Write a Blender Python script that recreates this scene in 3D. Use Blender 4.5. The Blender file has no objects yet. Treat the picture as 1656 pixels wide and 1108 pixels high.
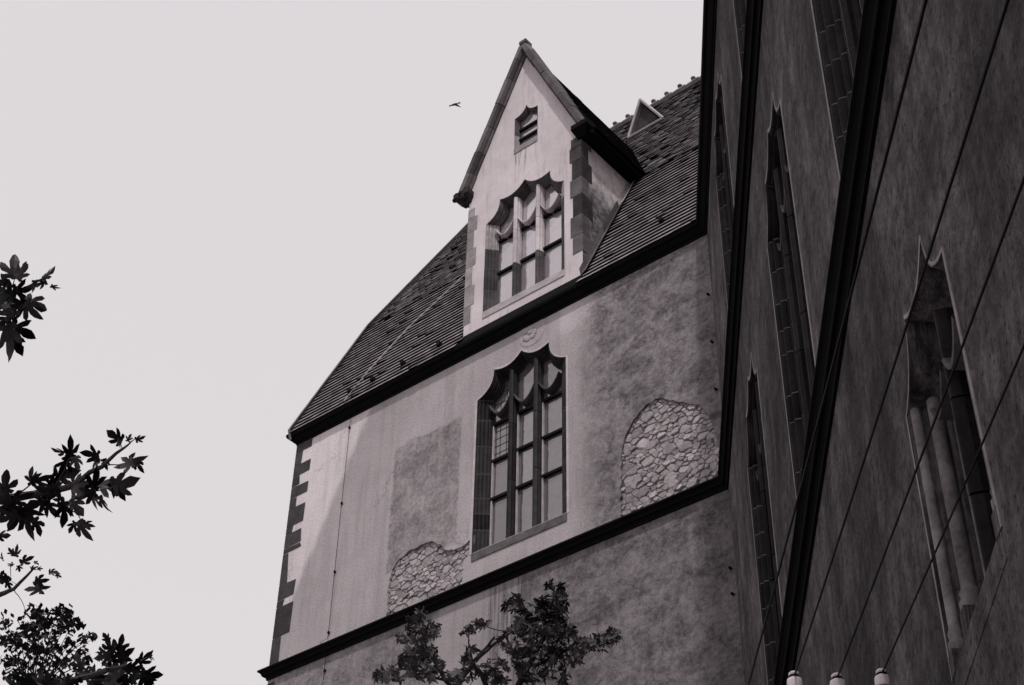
import bpy, bmesh, math, random
from mathutils import Vector, Matrix
from mathutils.geometry import tessellate_polygon
random.seed(7)
R = math.radians
scene = bpy.context.scene
COL = scene.collection

# ------------------------------------------------------------------ camera
EYE = 1.6                                   # camera height above the ground
FPX, CX, CY = 2568.8, 828.0, 554.0          # focal length and centre in photo pixels (1656 wide)
PITCH, YAW, ROLL = R(39.42), R(-40.46), R(1.261)
fw = Vector((math.sin(YAW)*math.cos(PITCH), math.cos(YAW)*math.cos(PITCH), math.sin(PITCH)))
r0 = Vector((math.cos(YAW), -math.sin(YAW), 0)); u0 = r0.cross(fw)
rt = r0*math.cos(ROLL) + u0*math.sin(ROLL); up = u0*math.cos(ROLL) - r0*math.sin(ROLL)
cam_d = bpy.data.cameras.new('camera'); cam = bpy.data.objects.new('camera', cam_d); COL.objects.link(cam)
cam_d.sensor_width = 36; cam_d.lens = FPX/1656*36; cam_d.clip_start = .05; cam_d.clip_end = 2000
cam.matrix_world = Matrix(((rt.x, up.x, -fw.x, 0), (rt.y, up.y, -fw.y, 0), (rt.z, up.z, -fw.z, EYE), (0, 0, 0, 1)))
scene.camera = cam
def ray(px, py):                            # direction of a photo pixel, depth 1 along the view axis
    return rt*((px-CX)/FPX) - up*((py-CY)/FPX) + fw
def at(px, py, depth):                      # point at that depth (metres along the view axis)
    return ray(px, py)*depth + Vector((0, 0, EYE))

# ------------------------------------------------------------------ light
SUN_AZ, SUN_EL = R(-50), R(57)              # towards the sun, angle from +x
sdir = Vector((math.cos(SUN_AZ)*math.cos(SUN_EL), math.sin(SUN_AZ)*math.cos(SUN_EL), math.sin(SUN_EL)))
w = bpy.data.worlds.new('World'); scene.world = w; w.use_nodes = True
nt = w.node_tree; nt.nodes.clear()
sky = nt.nodes.new('ShaderNodeTexSky'); sky.sky_type = 'NISHITA'; sky.sun_disc = False
sky.sun_elevation = SUN_EL; sky.sun_rotation = math.atan2(sdir.x, sdir.y)
sky.air_density = 1.0; sky.dust_density = 4.0; sky.ozone_density = 1.0
bw = nt.nodes.new('ShaderNodeRGBToBW')
lev = nt.nodes.new('ShaderNodeMath'); lev.operation = 'MULTIPLY_ADD'       # hazy white sky: flattened Nishita
lev.inputs[1].default_value = .35; lev.inputs[2].default_value = 5.55
tint = nt.nodes.new('ShaderNodeVectorMath'); tint.operation = 'SCALE'; tint.inputs[0].default_value = (1.0, .95, .975)
bg = nt.nodes.new('ShaderNodeBackground'); bg.inputs['Strength'].default_value = .12
wo = nt.nodes.new('ShaderNodeOutputWorld')
nt.links.new(sky.outputs[0], bw.inputs[0]); nt.links.new(bw.outputs[0], lev.inputs[0])
nt.links.new(lev.outputs[0], tint.inputs['Scale']); nt.links.new(tint.outputs[0], bg.inputs[0]); nt.links.new(bg.outputs[0], wo.inputs[0])
sl = bpy.data.lights.new('sun', 'SUN'); sl.energy = 2.5; sl.angle = R(2.0); sl.color = (1, .965, .97)
so = bpy.data.objects.new('sun', sl); COL.objects.link(so); so.rotation_euler = sdir.to_track_quat('Z', 'Y').to_euler()
so.location = (0, 0, 60)
scene.view_settings.view_transform = 'Standard'; scene.view_settings.look = 'None'
scene.view_settings.exposure = 0.0; scene.view_settings.gamma = 1.0

# ------------------------------------------------------------------ helpers
def tag(o, label=None, cat=None, group=None, kind=None):
    if label: o['label'] = label
    if cat: o['category'] = cat
    if group: o['group'] = group
    if kind: o['kind'] = kind
    return o
def empty(name, loc):
    o = bpy.data.objects.new(name, None); COL.objects.link(o); o.location = loc; o.empty_display_size = .3
    o['_l'] = 1; del o['_l']
    return o
ROOT = {}
def root_loc(p):
    v = Vector((0, 0, 0))
    while p is not None:
        v += p.location; p = p.parent
    return v
def mesh_obj(name, verts, faces, mat, parent=None, smooth=False, mats=None, fmat=None):
    L = root_loc(parent)
    me = bpy.data.meshes.new(name)
    me.from_pydata([tuple(Vector(v)-L) for v in verts], [], faces)
    for m in (mats or [mat]): me.materials.append(m)
    if fmat: me.polygons.foreach_set('material_index', fmat)
    if smooth: me.polygons.foreach_set('use_smooth', [True]*len(me.polygons))
    me.update()
    o = bpy.data.objects.new(name, me); COL.objects.link(o)
    if parent is not None: o.parent = parent
    return o
class MB:
    def __init__(s): s.v = []; s.f = []; s.m = []
    def add(s, vs, fs, m=0):
        n = len(s.v); s.v += [Vector(v) for v in vs]; s.f += [tuple(i+n for i in f) for f in fs]; s.m += [m]*len(fs)
    def hexa(s, c, m=0):                    # 8 corners: bottom 4 (ccw from above), top 4
        s.add(c, [(3, 2, 1, 0), (4, 5, 6, 7), (0, 1, 5, 4), (1, 2, 6, 5), (2, 3, 7, 6), (3, 0, 4, 7)], m)
    def box(s, T, u0, u1, v0, v1, z0, z1, m=0):
        s.hexa([T(u0, v0, z0), T(u1, v0, z0), T(u1, v1, z0), T(u0, v1, z0), T(u0, v0, z1), T(u1, v0, z1), T(u1, v1, z1), T(u0, v1, z1)], m)
    def tube(s, pts, rad, n=7, m=0):
        pts = [Vector(p) for p in pts]
        if not hasattr(rad, '__len__'): rad = [rad]*len(pts)
        rings = []
        for i, p in enumerate(pts):
            d = (pts[min(i+1, len(pts)-1)] - pts[max(i-1, 0)]).normalized()
            a = d.cross(Vector((0, 0, 1)) if abs(d.z) < .9 else Vector((1, 0, 0))).normalized(); b = d.cross(a)
            rings.append([p + (a*math.cos(2*math.pi*k/n) + b*math.sin(2*math.pi*k/n))*rad[i] for k in range(n)])
        vs = [v for r_ in rings for v in r_]; fs = []
        for i in range(len(pts)-1):
            for k in range(n): fs.append((i*n+k, i*n+(k+1) % n, (i+1)*n+(k+1) % n, (i+1)*n+k))
        fs.append(tuple(range(n-1, -1, -1))); fs.append(tuple((len(pts)-1)*n+k for k in range(n)))
        s.add(vs, fs, m)
    def lathe(s, base, prof, n=16, axis=(0, 0, 1), m=0):
        axis = Vector(axis).normalized(); a = axis.cross(Vector((1, 0, 0)) if abs(axis.x) < .9 else Vector((0, 1, 0))).normalized(); b = axis.cross(a)
        vs = []; fs = []
        for (r_, h) in prof:
            for k in range(n):
                t = 2*math.pi*k/n; vs.append(Vector(base)+axis*h+(a*math.cos(t)+b*math.sin(t))*r_)
        for i in range(len(prof)-1):
            for k in range(n): fs.append((i*n+k, i*n+(k+1) % n, (i+1)*n+(k+1) % n, (i+1)*n+k))
        s.add(vs, fs, m)
    def build(s, name, mat, parent=None, smooth=False):
        mats = mat if isinstance(mat, list) else [mat]
        return mesh_obj(name, s.v, s.f, None, parent, smooth, mats, s.m)

# ------------------------------------------------------------------ materials (black-and-white film: greys with a faint mauve cast)
TINT = (1.0, .905, .925)
class NT:
    def __init__(s, name):
        s.mat = bpy.data.materials.new(name); s.mat.use_nodes = True; s.t = s.mat.node_tree
        s.b = s.t.nodes['Principled BSDF']; s.b.inputs['Roughness'].default_value = .9; s.b.inputs['Specular IOR Level'].default_value = .06
        g = s.t.nodes.new('ShaderNodeNewGeometry'); s.pos = g.outputs['Position']
    def put(s, sock, v):
        if isinstance(v, (int, float)): sock.default_value = v
        elif isinstance(v, tuple): sock.default_value = v
        else: s.t.links.new(v, sock)
    def m(s, op, a, b=0.0, c=None, clamp=False):
        n = s.t.nodes.new('ShaderNodeMath'); n.operation = op; n.use_clamp = clamp
        s.put(n.inputs[0], a); s.put(n.inputs[1], b)
        if c is not None: s.put(n.inputs[2], c)
        return n.outputs[0]
    def xyz(s, v=None):
        n = s.t.nodes.new('ShaderNodeSeparateXYZ'); s.put(n.inputs[0], v or s.pos); return n.outputs
    def scaled(s, sc, v=None):
        n = s.t.nodes.new('ShaderNodeVectorMath'); n.operation = 'MULTIPLY'; s.put(n.inputs[0], v or s.pos); n.inputs[1].default_value = sc; return n.outputs[0]
    def noise(s, scale, detail=4, rough=.6, vec=None, dist=0.0):
        n = s.t.nodes.new('ShaderNodeTexNoise'); s.put(n.inputs['Vector'], vec or s.pos)
        n.inputs['Scale'].default_value = scale; n.inputs['Detail'].default_value = detail; n.inputs['Roughness'].default_value = rough; n.inputs['Distortion'].default_value = dist
        return n.outputs['Fac']
    def ramp(s, v, lo, hi, a=0.0, b=1.0):       # smooth map of v from lo..hi to a..b
        n = s.t.nodes.new('ShaderNodeMapRange'); n.interpolation_type = 'SMOOTHSTEP'; s.put(n.inputs[0], v)
        n.inputs[1].default_value = lo; n.inputs[2].default_value = hi; n.inputs[3].default_value = a; n.inputs[4].default_value = b
        return n.outputs[0]
    def box(s, x, z, x0, x1, z0, z1, soft=.03):
        a = s.m('MULTIPLY', s.ramp(x, x0-soft, x0+soft), s.ramp(x, x1-soft, x1+soft, 1, 0))
        b = s.m('MULTIPLY', s.ramp(z, z0-soft, z0+soft), s.ramp(z, z1-soft, z1+soft, 1, 0))
        return s.m('MULTIPLY', a, b)
    def tone(s, val, mask, f):                  # val * lerp(1, f, mask)
        k = s.m('MULTIPLY_ADD', mask, s.m('SUBTRACT', f, 1.0) if not isinstance(f, (int, float)) else f-1.0, 1.0)
        return s.m('MULTIPLY', val, k)
    def crack(s, scale, width, seed=0.0):
        nz = s.t.nodes.new('ShaderNodeTexNoise'); s.put(nz.inputs['Vector'], s.pos); nz.inputs['Scale'].default_value = 2.5; nz.inputs['Detail'].default_value = 6; nz.inputs['Roughness'].default_value = .7
        ad = s.t.nodes.new('ShaderNodeVectorMath'); ad.operation = 'MULTIPLY_ADD'; s.put(ad.inputs[0], nz.outputs['Color']); ad.inputs[1].default_value = (.9, .9, .9); s.put(ad.inputs[2], s.pos)
        vo = s.t.nodes.new('ShaderNodeTexVoronoi'); vo.feature = 'DISTANCE_TO_EDGE'; vo.inputs['Scale'].default_value = scale; s.t.links.new(ad.outputs[0], vo.inputs['Vector'])
        return s.m('MULTIPLY', s.ramp(vo.outputs['Distance'], 0, width, 1, 0), s.ramp(s.noise(.7, 2, .5), .5, .62))
    def out(s, val, bump=None, bstr=.3, bdist=.02, tint=TINT):
        n = s.t.nodes.new('ShaderNodeVectorMath'); n.operation = 'SCALE'; n.inputs[0].default_value = tint
        s.put(n.inputs['Scale'], val); s.t.links.new(n.outputs[0], s.b.inputs['Base Color'])
        if bump is not None:
            bn = s.t.nodes.new('ShaderNodeBump'); bn.inputs['Strength'].default_value = bstr; bn.inputs['Distance'].default_value = bdist
            s.put(bn.inputs['Height'], bump); s.t.links.new(bn.outputs[0], s.b.inputs['Normal'])
        return s.mat
def simple(name, v, var=.35, scale=6, rough=.85, bstr=.3, bdist=.01, tint=TINT, obj_random=0.0):
    n = NT(name); n.b.inputs['Roughness'].default_value = rough
    a = n.noise(scale, 5, .65); b = n.noise(scale*6, 3, .6)
    k = n.m('ADD', n.m('MULTIPLY', n.m('SUBTRACT', a, .5), var*3.0), n.m('MULTIPLY', n.m('SUBTRACT', b, .5), var*1.2))
    val = n.m('MULTIPLY', n.m('ADD', k, 1.0), v)
    if obj_random:
        oi = n.t.nodes.new('ShaderNodeObjectInfo'); val = n.m('MULTIPLY', val, n.m('MULTIPLY_ADD', oi.outputs['Random'], obj_random*2, 1-obj_random))
    val = n.m('MAXIMUM', val, v*.2)
    return n.out(val, n.m('ADD', a, n.m('MULTIPLY', b, .4)), bstr, bdist, tint)

def plaster_main():
    n = NT('lime_plaster'); p = n.xyz(); x, z = p[0], p[2]
    Z = EYE
    wv = n.m('MULTIPLY', n.m('SUBTRACT', n.noise(2.2, 3, .6), .5), .35)
    xw = n.m('ADD', x, wv); zw = n.m('ADD', z, n.m('MULTIPLY', n.m('SUBTRACT', n.noise(2.7, 3, .6), .5), .35))
    big = n.noise(.55, 3, .5); mid = n.noise(3.2, 5, .65); fine = n.noise(26, 4, .7)
    val = n.m('MULTIPLY_ADD', n.m('SUBTRACT', big, .5), .20, .35)
    val = n.m('ADD', val, n.m('MULTIPLY', n.m('SUBTRACT', mid, .5), .10))
    # lighter tone left of a slanting edge, in the corner by the quoins
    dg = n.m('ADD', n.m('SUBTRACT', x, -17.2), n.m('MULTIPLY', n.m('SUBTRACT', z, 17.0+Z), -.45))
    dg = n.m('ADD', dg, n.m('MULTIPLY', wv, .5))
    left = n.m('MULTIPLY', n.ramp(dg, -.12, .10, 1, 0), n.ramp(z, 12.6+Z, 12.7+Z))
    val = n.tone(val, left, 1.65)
    # rough darker repair left of the window
    mott = n.m('ADD', n.m('MULTIPLY', n.ramp(n.noise(3.0, 5, .7, n.scaled((1, 1, .8))), .36, .64), .5), n.m('MULTIPLY', n.ramp(n.noise(12, 7, .78), .38, .62), .5))
    rp = n.box(n.m('ADD', x, n.m('MULTIPLY', n.m('SUBTRACT', n.noise(7, 4, .7), .5), .18)), zw, -16.28, -14.74, 13.7+Z, 16.2+Z, .03)
    val = n.tone(val, rp, n.m('MULTIPLY_ADD', mott, .55, .38))
    # stained, pitted plaster right of the window
    m2 = n.m('ADD', n.m('MULTIPLY', n.ramp(n.noise(2.2, 5, .7, n.scaled((1, 1, 1.2)), .5), .36, .62), .5), n.m('MULTIPLY', n.ramp(n.noise(9.0, 8, .8, n.scaled((1, 1, 1.1)), .3), .38, .62), .5))
    rg = n.m('MULTIPLY', n.ramp(xw, -12.5, -11.7), n.ramp(z, 12.6+Z, 12.7+Z))
    val = n.tone(val, rg, n.m('MULTIPLY_ADD', m2, .56, .20))
    sm = n.box(xw, zw, -12.6, -11.5, 16.9+Z, 17.6+Z, .12); val = n.tone(val, sm, 1.25)
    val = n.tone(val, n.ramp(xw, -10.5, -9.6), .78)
    # lower storey
    low = n.ramp(z, 12.62+Z, 12.58+Z)
    val = n.tone(val, n.m('MULTIPLY', low, n.ramp(xw, -13.6, -13.1)), n.m('MULTIPLY_ADD', m2, .52, .20))
    val = n.tone(val, low, .85)
    val = n.tone(val, n.m('MULTIPLY', low, n.ramp(xw, -15.0, -15.2)), n.m('MULTIPLY_ADD', mott, .55, .38))
    dr = n.noise(3.0, 3, .6, n.scaled((6, 1, .35)))
    val = n.tone(val, n.m('MULTIPLY', low, n.box(x, zw, -14.0, -13.25, 10+Z, 13+Z, .02)), n.ramp(dr, .3, .7, .38, 1.0))
    # rain streaks below cornice and string course, plaster grain
    st = n.ramp(n.noise(2.4, 4, .6, n.scaled((3.2, 1, .22))), .42, .75)
    val = n.tone(val, n.m('MULTIPLY', st, .55), .72)
    val = n.m('MULTIPLY', val, n.m('MULTIPLY_ADD', n.m('SUBTRACT', fine, .5), .9, 1.0))
    val = n.tone(val, n.crack(.55, .006), .45)
    val = n.m('MAXIMUM', val, .03)
    hgt = n.m('ADD', n.m('MULTIPLY', fine, .5), n.m('MULTIPLY', n.m('MULTIPLY', mid, rg), 1.2))
    hgt = n.m('ADD', hgt, n.m('MULTIPLY', big, 1.5))
    return n.out(val, hgt, .5, .03)
def plaster_dormer():
    n = NT('pale_plaster'); p = n.xyz(); x, z = p[0], p[2]
    big = n.noise(.9, 4, .6); mid = n.noise(5, 5, .65); fine = n.noise(30, 4, .7)
    val = n.m('MULTIPLY_ADD', n.m('SUBTRACT', big, .5), .36, .53)
    val = n.m('ADD', val, n.m('MULTIPLY', n.m('SUBTRACT', mid, .5), .14))
    st = n.ramp(n.noise(2.2, 5, .65, n.scaled((5, 2, .5))), .50, .75)
    under = n.box(x, z, -13.75, -13.1, 21.2+EYE, 22.1+EYE, .1)
    val = n.tone(val, n.m('MULTIPLY', st, n.m('MULTIPLY_ADD', under, .9, .45)), .5)
    val = n.m('MULTIPLY', val, n.m('MULTIPLY_ADD', n.m('SUBTRACT', fine, .5), .6, 1.0))
    return n.out(val, n.m('ADD', big, n.m('MULTIPLY', fine, .4)), .4, .02)
def plaster_cheek():
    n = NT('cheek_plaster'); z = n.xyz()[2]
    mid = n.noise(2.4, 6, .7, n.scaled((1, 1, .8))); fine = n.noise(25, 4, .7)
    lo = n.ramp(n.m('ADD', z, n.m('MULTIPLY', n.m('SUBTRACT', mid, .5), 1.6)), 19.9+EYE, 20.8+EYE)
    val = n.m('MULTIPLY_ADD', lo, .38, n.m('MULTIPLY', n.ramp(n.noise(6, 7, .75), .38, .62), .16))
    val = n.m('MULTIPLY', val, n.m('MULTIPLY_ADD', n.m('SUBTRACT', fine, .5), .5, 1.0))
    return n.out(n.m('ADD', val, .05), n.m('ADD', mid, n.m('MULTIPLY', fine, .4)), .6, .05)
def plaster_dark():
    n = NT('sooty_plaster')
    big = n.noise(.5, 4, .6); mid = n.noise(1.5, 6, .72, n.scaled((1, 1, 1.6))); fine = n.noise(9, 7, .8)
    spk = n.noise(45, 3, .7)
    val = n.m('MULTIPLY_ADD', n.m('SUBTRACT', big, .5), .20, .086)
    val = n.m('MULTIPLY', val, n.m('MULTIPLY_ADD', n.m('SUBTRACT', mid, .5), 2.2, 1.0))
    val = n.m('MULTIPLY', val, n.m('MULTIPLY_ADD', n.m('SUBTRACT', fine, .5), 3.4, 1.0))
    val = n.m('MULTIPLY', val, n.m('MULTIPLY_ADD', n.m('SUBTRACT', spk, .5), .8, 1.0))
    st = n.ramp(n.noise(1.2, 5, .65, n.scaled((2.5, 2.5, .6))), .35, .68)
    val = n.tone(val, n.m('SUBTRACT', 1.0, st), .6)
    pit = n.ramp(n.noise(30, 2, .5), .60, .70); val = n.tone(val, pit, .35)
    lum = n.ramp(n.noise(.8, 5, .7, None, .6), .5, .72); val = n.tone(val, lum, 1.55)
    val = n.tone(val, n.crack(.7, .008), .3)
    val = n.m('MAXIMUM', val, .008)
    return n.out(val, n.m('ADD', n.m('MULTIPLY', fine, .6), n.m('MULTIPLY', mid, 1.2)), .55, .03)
def near_jamb():
    n = NT('near_jamb_stone'); n.b.inputs['Roughness'].default_value = .65
    a = n.ramp(n.noise(2.2, 6, .7, n.scaled((4, 4, .3)), .2), .30, .74); b = n.noise(16, 5, .7)
    val = n.m('MULTIPLY', n.m('MULTIPLY_ADD', a, .125, .012), n.m('MULTIPLY_ADD', n.m('SUBTRACT', b, .5), 1.8, 1.0))
    return n.out(n.m('MAXIMUM', val, .006), n.m('ADD', a, b), .7, .03)
def glass(name, refl, base):
    n = NT(name); n.b.inputs['Base Color'].default_value = (base, base*.9, base*.95, 1); n.b.inputs['Roughness'].default_value = .06
    n.b.inputs['IOR'].default_value = 1.5
    gl = n.t.nodes.new('ShaderNodeBsdfGlossy'); gl.inputs['Roughness'].default_value = .08
    gl.inputs['Color'].default_value = (.95, .9, .93, 1)
    mx = n.t.nodes.new('ShaderNodeMixShader'); w_ = n.noise(1.6, 3, .5)
    bn = n.t.nodes.new('ShaderNodeBump'); bn.inputs['Strength'].default_value = .6; bn.inputs['Distance'].default_value = .03
    n.put(bn.inputs['Height'], w_); n.t.links.new(bn.outputs[0], gl.inputs['Normal'])
    oi = n.t.nodes.new('ShaderNodeObjectInfo')
    dirt = n.noise(9, 4, .6)
    f = n.m('MULTIPLY', n.m('MULTIPLY_ADD', oi.outputs['Random'], .6, .7), n.m('MULTIPLY', n.m('MULTIPLY_ADD', dirt, .5, .75), refl), clamp=True)
    n.put(mx.inputs[0], f); o = n.t.nodes['Material Output']
    n.t.links.new(n.b.outputs[0], mx.inputs[1]); n.t.links.new(gl.outputs[0], mx.inputs[2]); n.t.links.new(mx.outputs[0], o.inputs[0])
    return n.mat
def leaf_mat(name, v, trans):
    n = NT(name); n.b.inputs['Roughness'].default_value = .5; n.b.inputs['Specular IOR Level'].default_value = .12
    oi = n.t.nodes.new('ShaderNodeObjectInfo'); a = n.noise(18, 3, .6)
    val = n.m('MULTIPLY', n.m('MULTIPLY_ADD', n.m('POWER', oi.outputs['Random'], 4.0), 9.0, .5), n.m('MULTIPLY', n.m('MULTIPLY_ADD', a, .6, .7), v))  # a few random leaves much paler: sunlit highlights put into the leaf colour
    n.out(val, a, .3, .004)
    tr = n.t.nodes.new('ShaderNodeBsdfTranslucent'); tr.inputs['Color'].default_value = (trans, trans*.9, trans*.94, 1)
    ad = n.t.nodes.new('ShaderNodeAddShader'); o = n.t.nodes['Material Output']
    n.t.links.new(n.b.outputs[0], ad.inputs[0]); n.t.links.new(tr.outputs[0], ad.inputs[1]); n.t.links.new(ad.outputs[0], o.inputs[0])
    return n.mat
M = dict(
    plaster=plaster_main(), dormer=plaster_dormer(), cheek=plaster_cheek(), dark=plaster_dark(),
    rubble=simple('rubble_stone', .34, .40, 12, .9, .8, .03, obj_random=.28),
    mortar=simple('rubble_mortar', .27, .4, 14, .95, .6, .02),
    quoin=simple('dark_quoin_stone', .05, .45, 5, .9, .5, .02, obj_random=.25),
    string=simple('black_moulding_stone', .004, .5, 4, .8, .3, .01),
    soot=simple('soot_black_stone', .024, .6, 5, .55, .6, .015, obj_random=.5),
    soot2=simple('soot_grey_stone', .06, .65, 4, .6, .6, .02, obj_random=.45),
    shaft=simple('weathered_shaft_stone', .12, .9, 4, .75, .7, .02, obj_random=.35),
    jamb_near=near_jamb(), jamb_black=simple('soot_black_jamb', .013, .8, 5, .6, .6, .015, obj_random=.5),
    joint=simple('joint_mortar', .15, .3, 9, .95),
    trim=simple('pale_window_stone', .30, .55, 3.5, .85, .5, .015, obj_random=.4),
    quoin_pale=simple('pale_quoin_stone', .22, .5, 4, .9, .5, .02, obj_random=.3),
    trim_dark=simple('weathered_window_stone', .085, .7, 4, .85, .5, .015, obj_random=.45),
    tracery=simple('pale_tracery_stone', .45, .4, 4, .8, .4, .01, obj_random=.2),
    coping=simple('coping_stone', .10, .4, 4, .85, .5, .02, obj_random=.35),
    tile=simple('roof_tile', .185, .6, 2.5, .8, .5, .01),
    tile_b=simple('dark_roof_tile', .11, .6, 2.5, .85, .5, .01), tile_c=simple('new_roof_tile', .26, .4, 3.0, .8, .4, .01),
    tile_edge=simple('roof_tile_edge', .008, .6, 2.0, .85, .3, .01),
    tile_old=simple('weathered_tile', .13, .8, 3.0, .85, .6, .02),
    tile_old_edge=simple('weathered_tile_edge', .012, .8, 3.0, .85, .3, .01),
    under=simple('roof_board', .003, .3, 4),
    iron=simple('dark_iron', .006, .3, 9, .5, .1, .003),
    bar=simple('dark_glazing_bar', .008, .3, 9, .6, .1, .003),
    fillet=simple('fillet_plaster', .42, .3, 5, .9), fillet_dark=simple('sooty_fillet_plaster', .24, .5, 4, .9),
    lead=simple('lead_sheet', .34, .3, 6, .5, .2, .005),
    paint=simple('pale_frame_paint', .38, .3, 7, .6, .2, .005),
    glass_hi=glass('bright_glass', .42, .27), glass_lo=glass('dull_glass', .20, .09), glass_dk=glass('dark_glass', .10, .012),
    porcelain=simple('white_porcelain', .62, .12, 4, .25, .05, .002),
    bark=simple('bark', .05, .5, 7, .9, .8, .02),
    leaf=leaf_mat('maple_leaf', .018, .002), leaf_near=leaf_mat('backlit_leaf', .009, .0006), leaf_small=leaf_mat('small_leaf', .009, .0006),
    feather=simple('bird_feather', .05, .2, 10),
    ground=simple('courtyard_gravel', .22, .4, 1.5, .95, .5, .02),
)

# ------------------------------------------------------------------ frames of reference (heights relative to the eye, +EYE in the world)
D = 16.0                                    # main wall plane y = 16, outward -y
XL, XC = -18.90, -9.61                      # outer corner, inner corner
WANG = R(54.05); WD = Vector((-math.cos(WANG), math.sin(WANG), 0)); WN = Vector((WD.y, -WD.x, 0))  # along / into the right-hand wing
def TM(u, v, z): return Vector((u, D+v, z+EYE))
def TR(u, v, z): return Vector((XC, D, z+EYE)) - WD*u + WN*v
ZG = -EYE                                   # ground

gnd = mesh_obj('ground', [(-400, -400, 0), (400, -400, 0), (400, 400, 0), (-400, 400, 0)], [(0, 1, 2, 3)], M['ground']); tag(gnd, kind='structure')

wing = empty('castle_wing', TM(-14.2, 0, ZG)); tag(wing, 'pale plastered castle wing with steep tiled roof and gabled dormer', 'building')
wing2 = empty('castle_wing', TR(9, 0, ZG)); tag(wing2, 'dark sooty castle wing with black string courses close on the right', 'building')

# ------------------------------------------------------------------ windows
def curtain_outline(cx, hw, sill, spring, cusps, nseg=7):
    """stations (u, z) along the opening: left jamb up, draped arcs between cusps, right jamb down; with breaks where stones part"""
    left = [(cx-hw, sill), (cx-hw, spring)]
    knots = [(cx-hw, spring)] + [(cx+a, b) for a, b in cusps] + [(cx+hw, spring)]
    arcs = []
    for (a, b) in zip(knots[:-1], knots[1:]):
        dx, dz = b[0]-a[0], b[1]-a[1]; L = math.hypot(dx, dz); nx, nz = dz/L, -dx/L
        if nz > 0: nx, nz = -nx, -nz
        arc = []
        for i in range(nseg+1):
            t = i/nseg; s_ = 4*t*(1-t)*L*.19
            arc.append((a[0]+dx*t+nx*s_, a[1]+dz*t+nz*s_))
        arcs.append(arc)
    return left, arcs
def roll_profile(rolls, n=6):
    """(share of width, share of depth): square edge, then round rolls parted by hollows, stepping back"""
    out = [(0, 0), (.05, 0), (.07, .05)]
    for (u, wd, a) in rolls:
        for k in range(n+1):
            t = math.pi*k/n; uu = u-wd*math.cos(t)
            out.append((uu, min(1, max(-.02, (uu-.05)*1.02 + .06 - a*math.sin(t)))))
    out += [(.96, .97), (1, 1)]
    return out
PROF = roll_profile([(.19, .09, .16), (.43, .10, .20), (.69, .07, .15), (.86, .06, .12)])
PROF_NEAR = roll_profile([(.27, .05, .05), (.54, .05, .05), (.80, .05, .05)], 5)
def sweep_stone(T, outer, inner, depth, lift, mat, parent, name, prof=PROF, shrink=0.0):
    n = len(outer); vs = []; fs = []
    k = len(prof)
    def pt(i, j):
        (u, dv) = prof[j]
        a, b = outer[i], inner[i]
        return (a[0]*(1-u)+b[0]*u, dv*depth - lift, a[1]*(1-u)+b[1]*u)
    P = [[pt(i, j) for j in range(k)] for i in range(n)]
    for row in P:
        for q in row: vs.append(T(*q))
    for i in range(n-1):
        for j in range(k-1): fs.append((i*k+j, (i+1)*k+j, (i+1)*k+j+1, i*k+j+1))
    # end faces sunk into the joint
    for i in (0, n-1):
        base = len(vs)
        for q in P[i]: vs.append(T(q[0], q[1]+.03, q[2]))
        for j in range(k-1): fs.append((i*k+j, i*k+j+1, base+j+1, base+j))
    return mesh_obj(name, vs, fs, mat, parent)
def interp(a, b, t): return (a[0]+(b[0]-a[0])*t, a[1]+(b[1]-a[1])*t)
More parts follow.
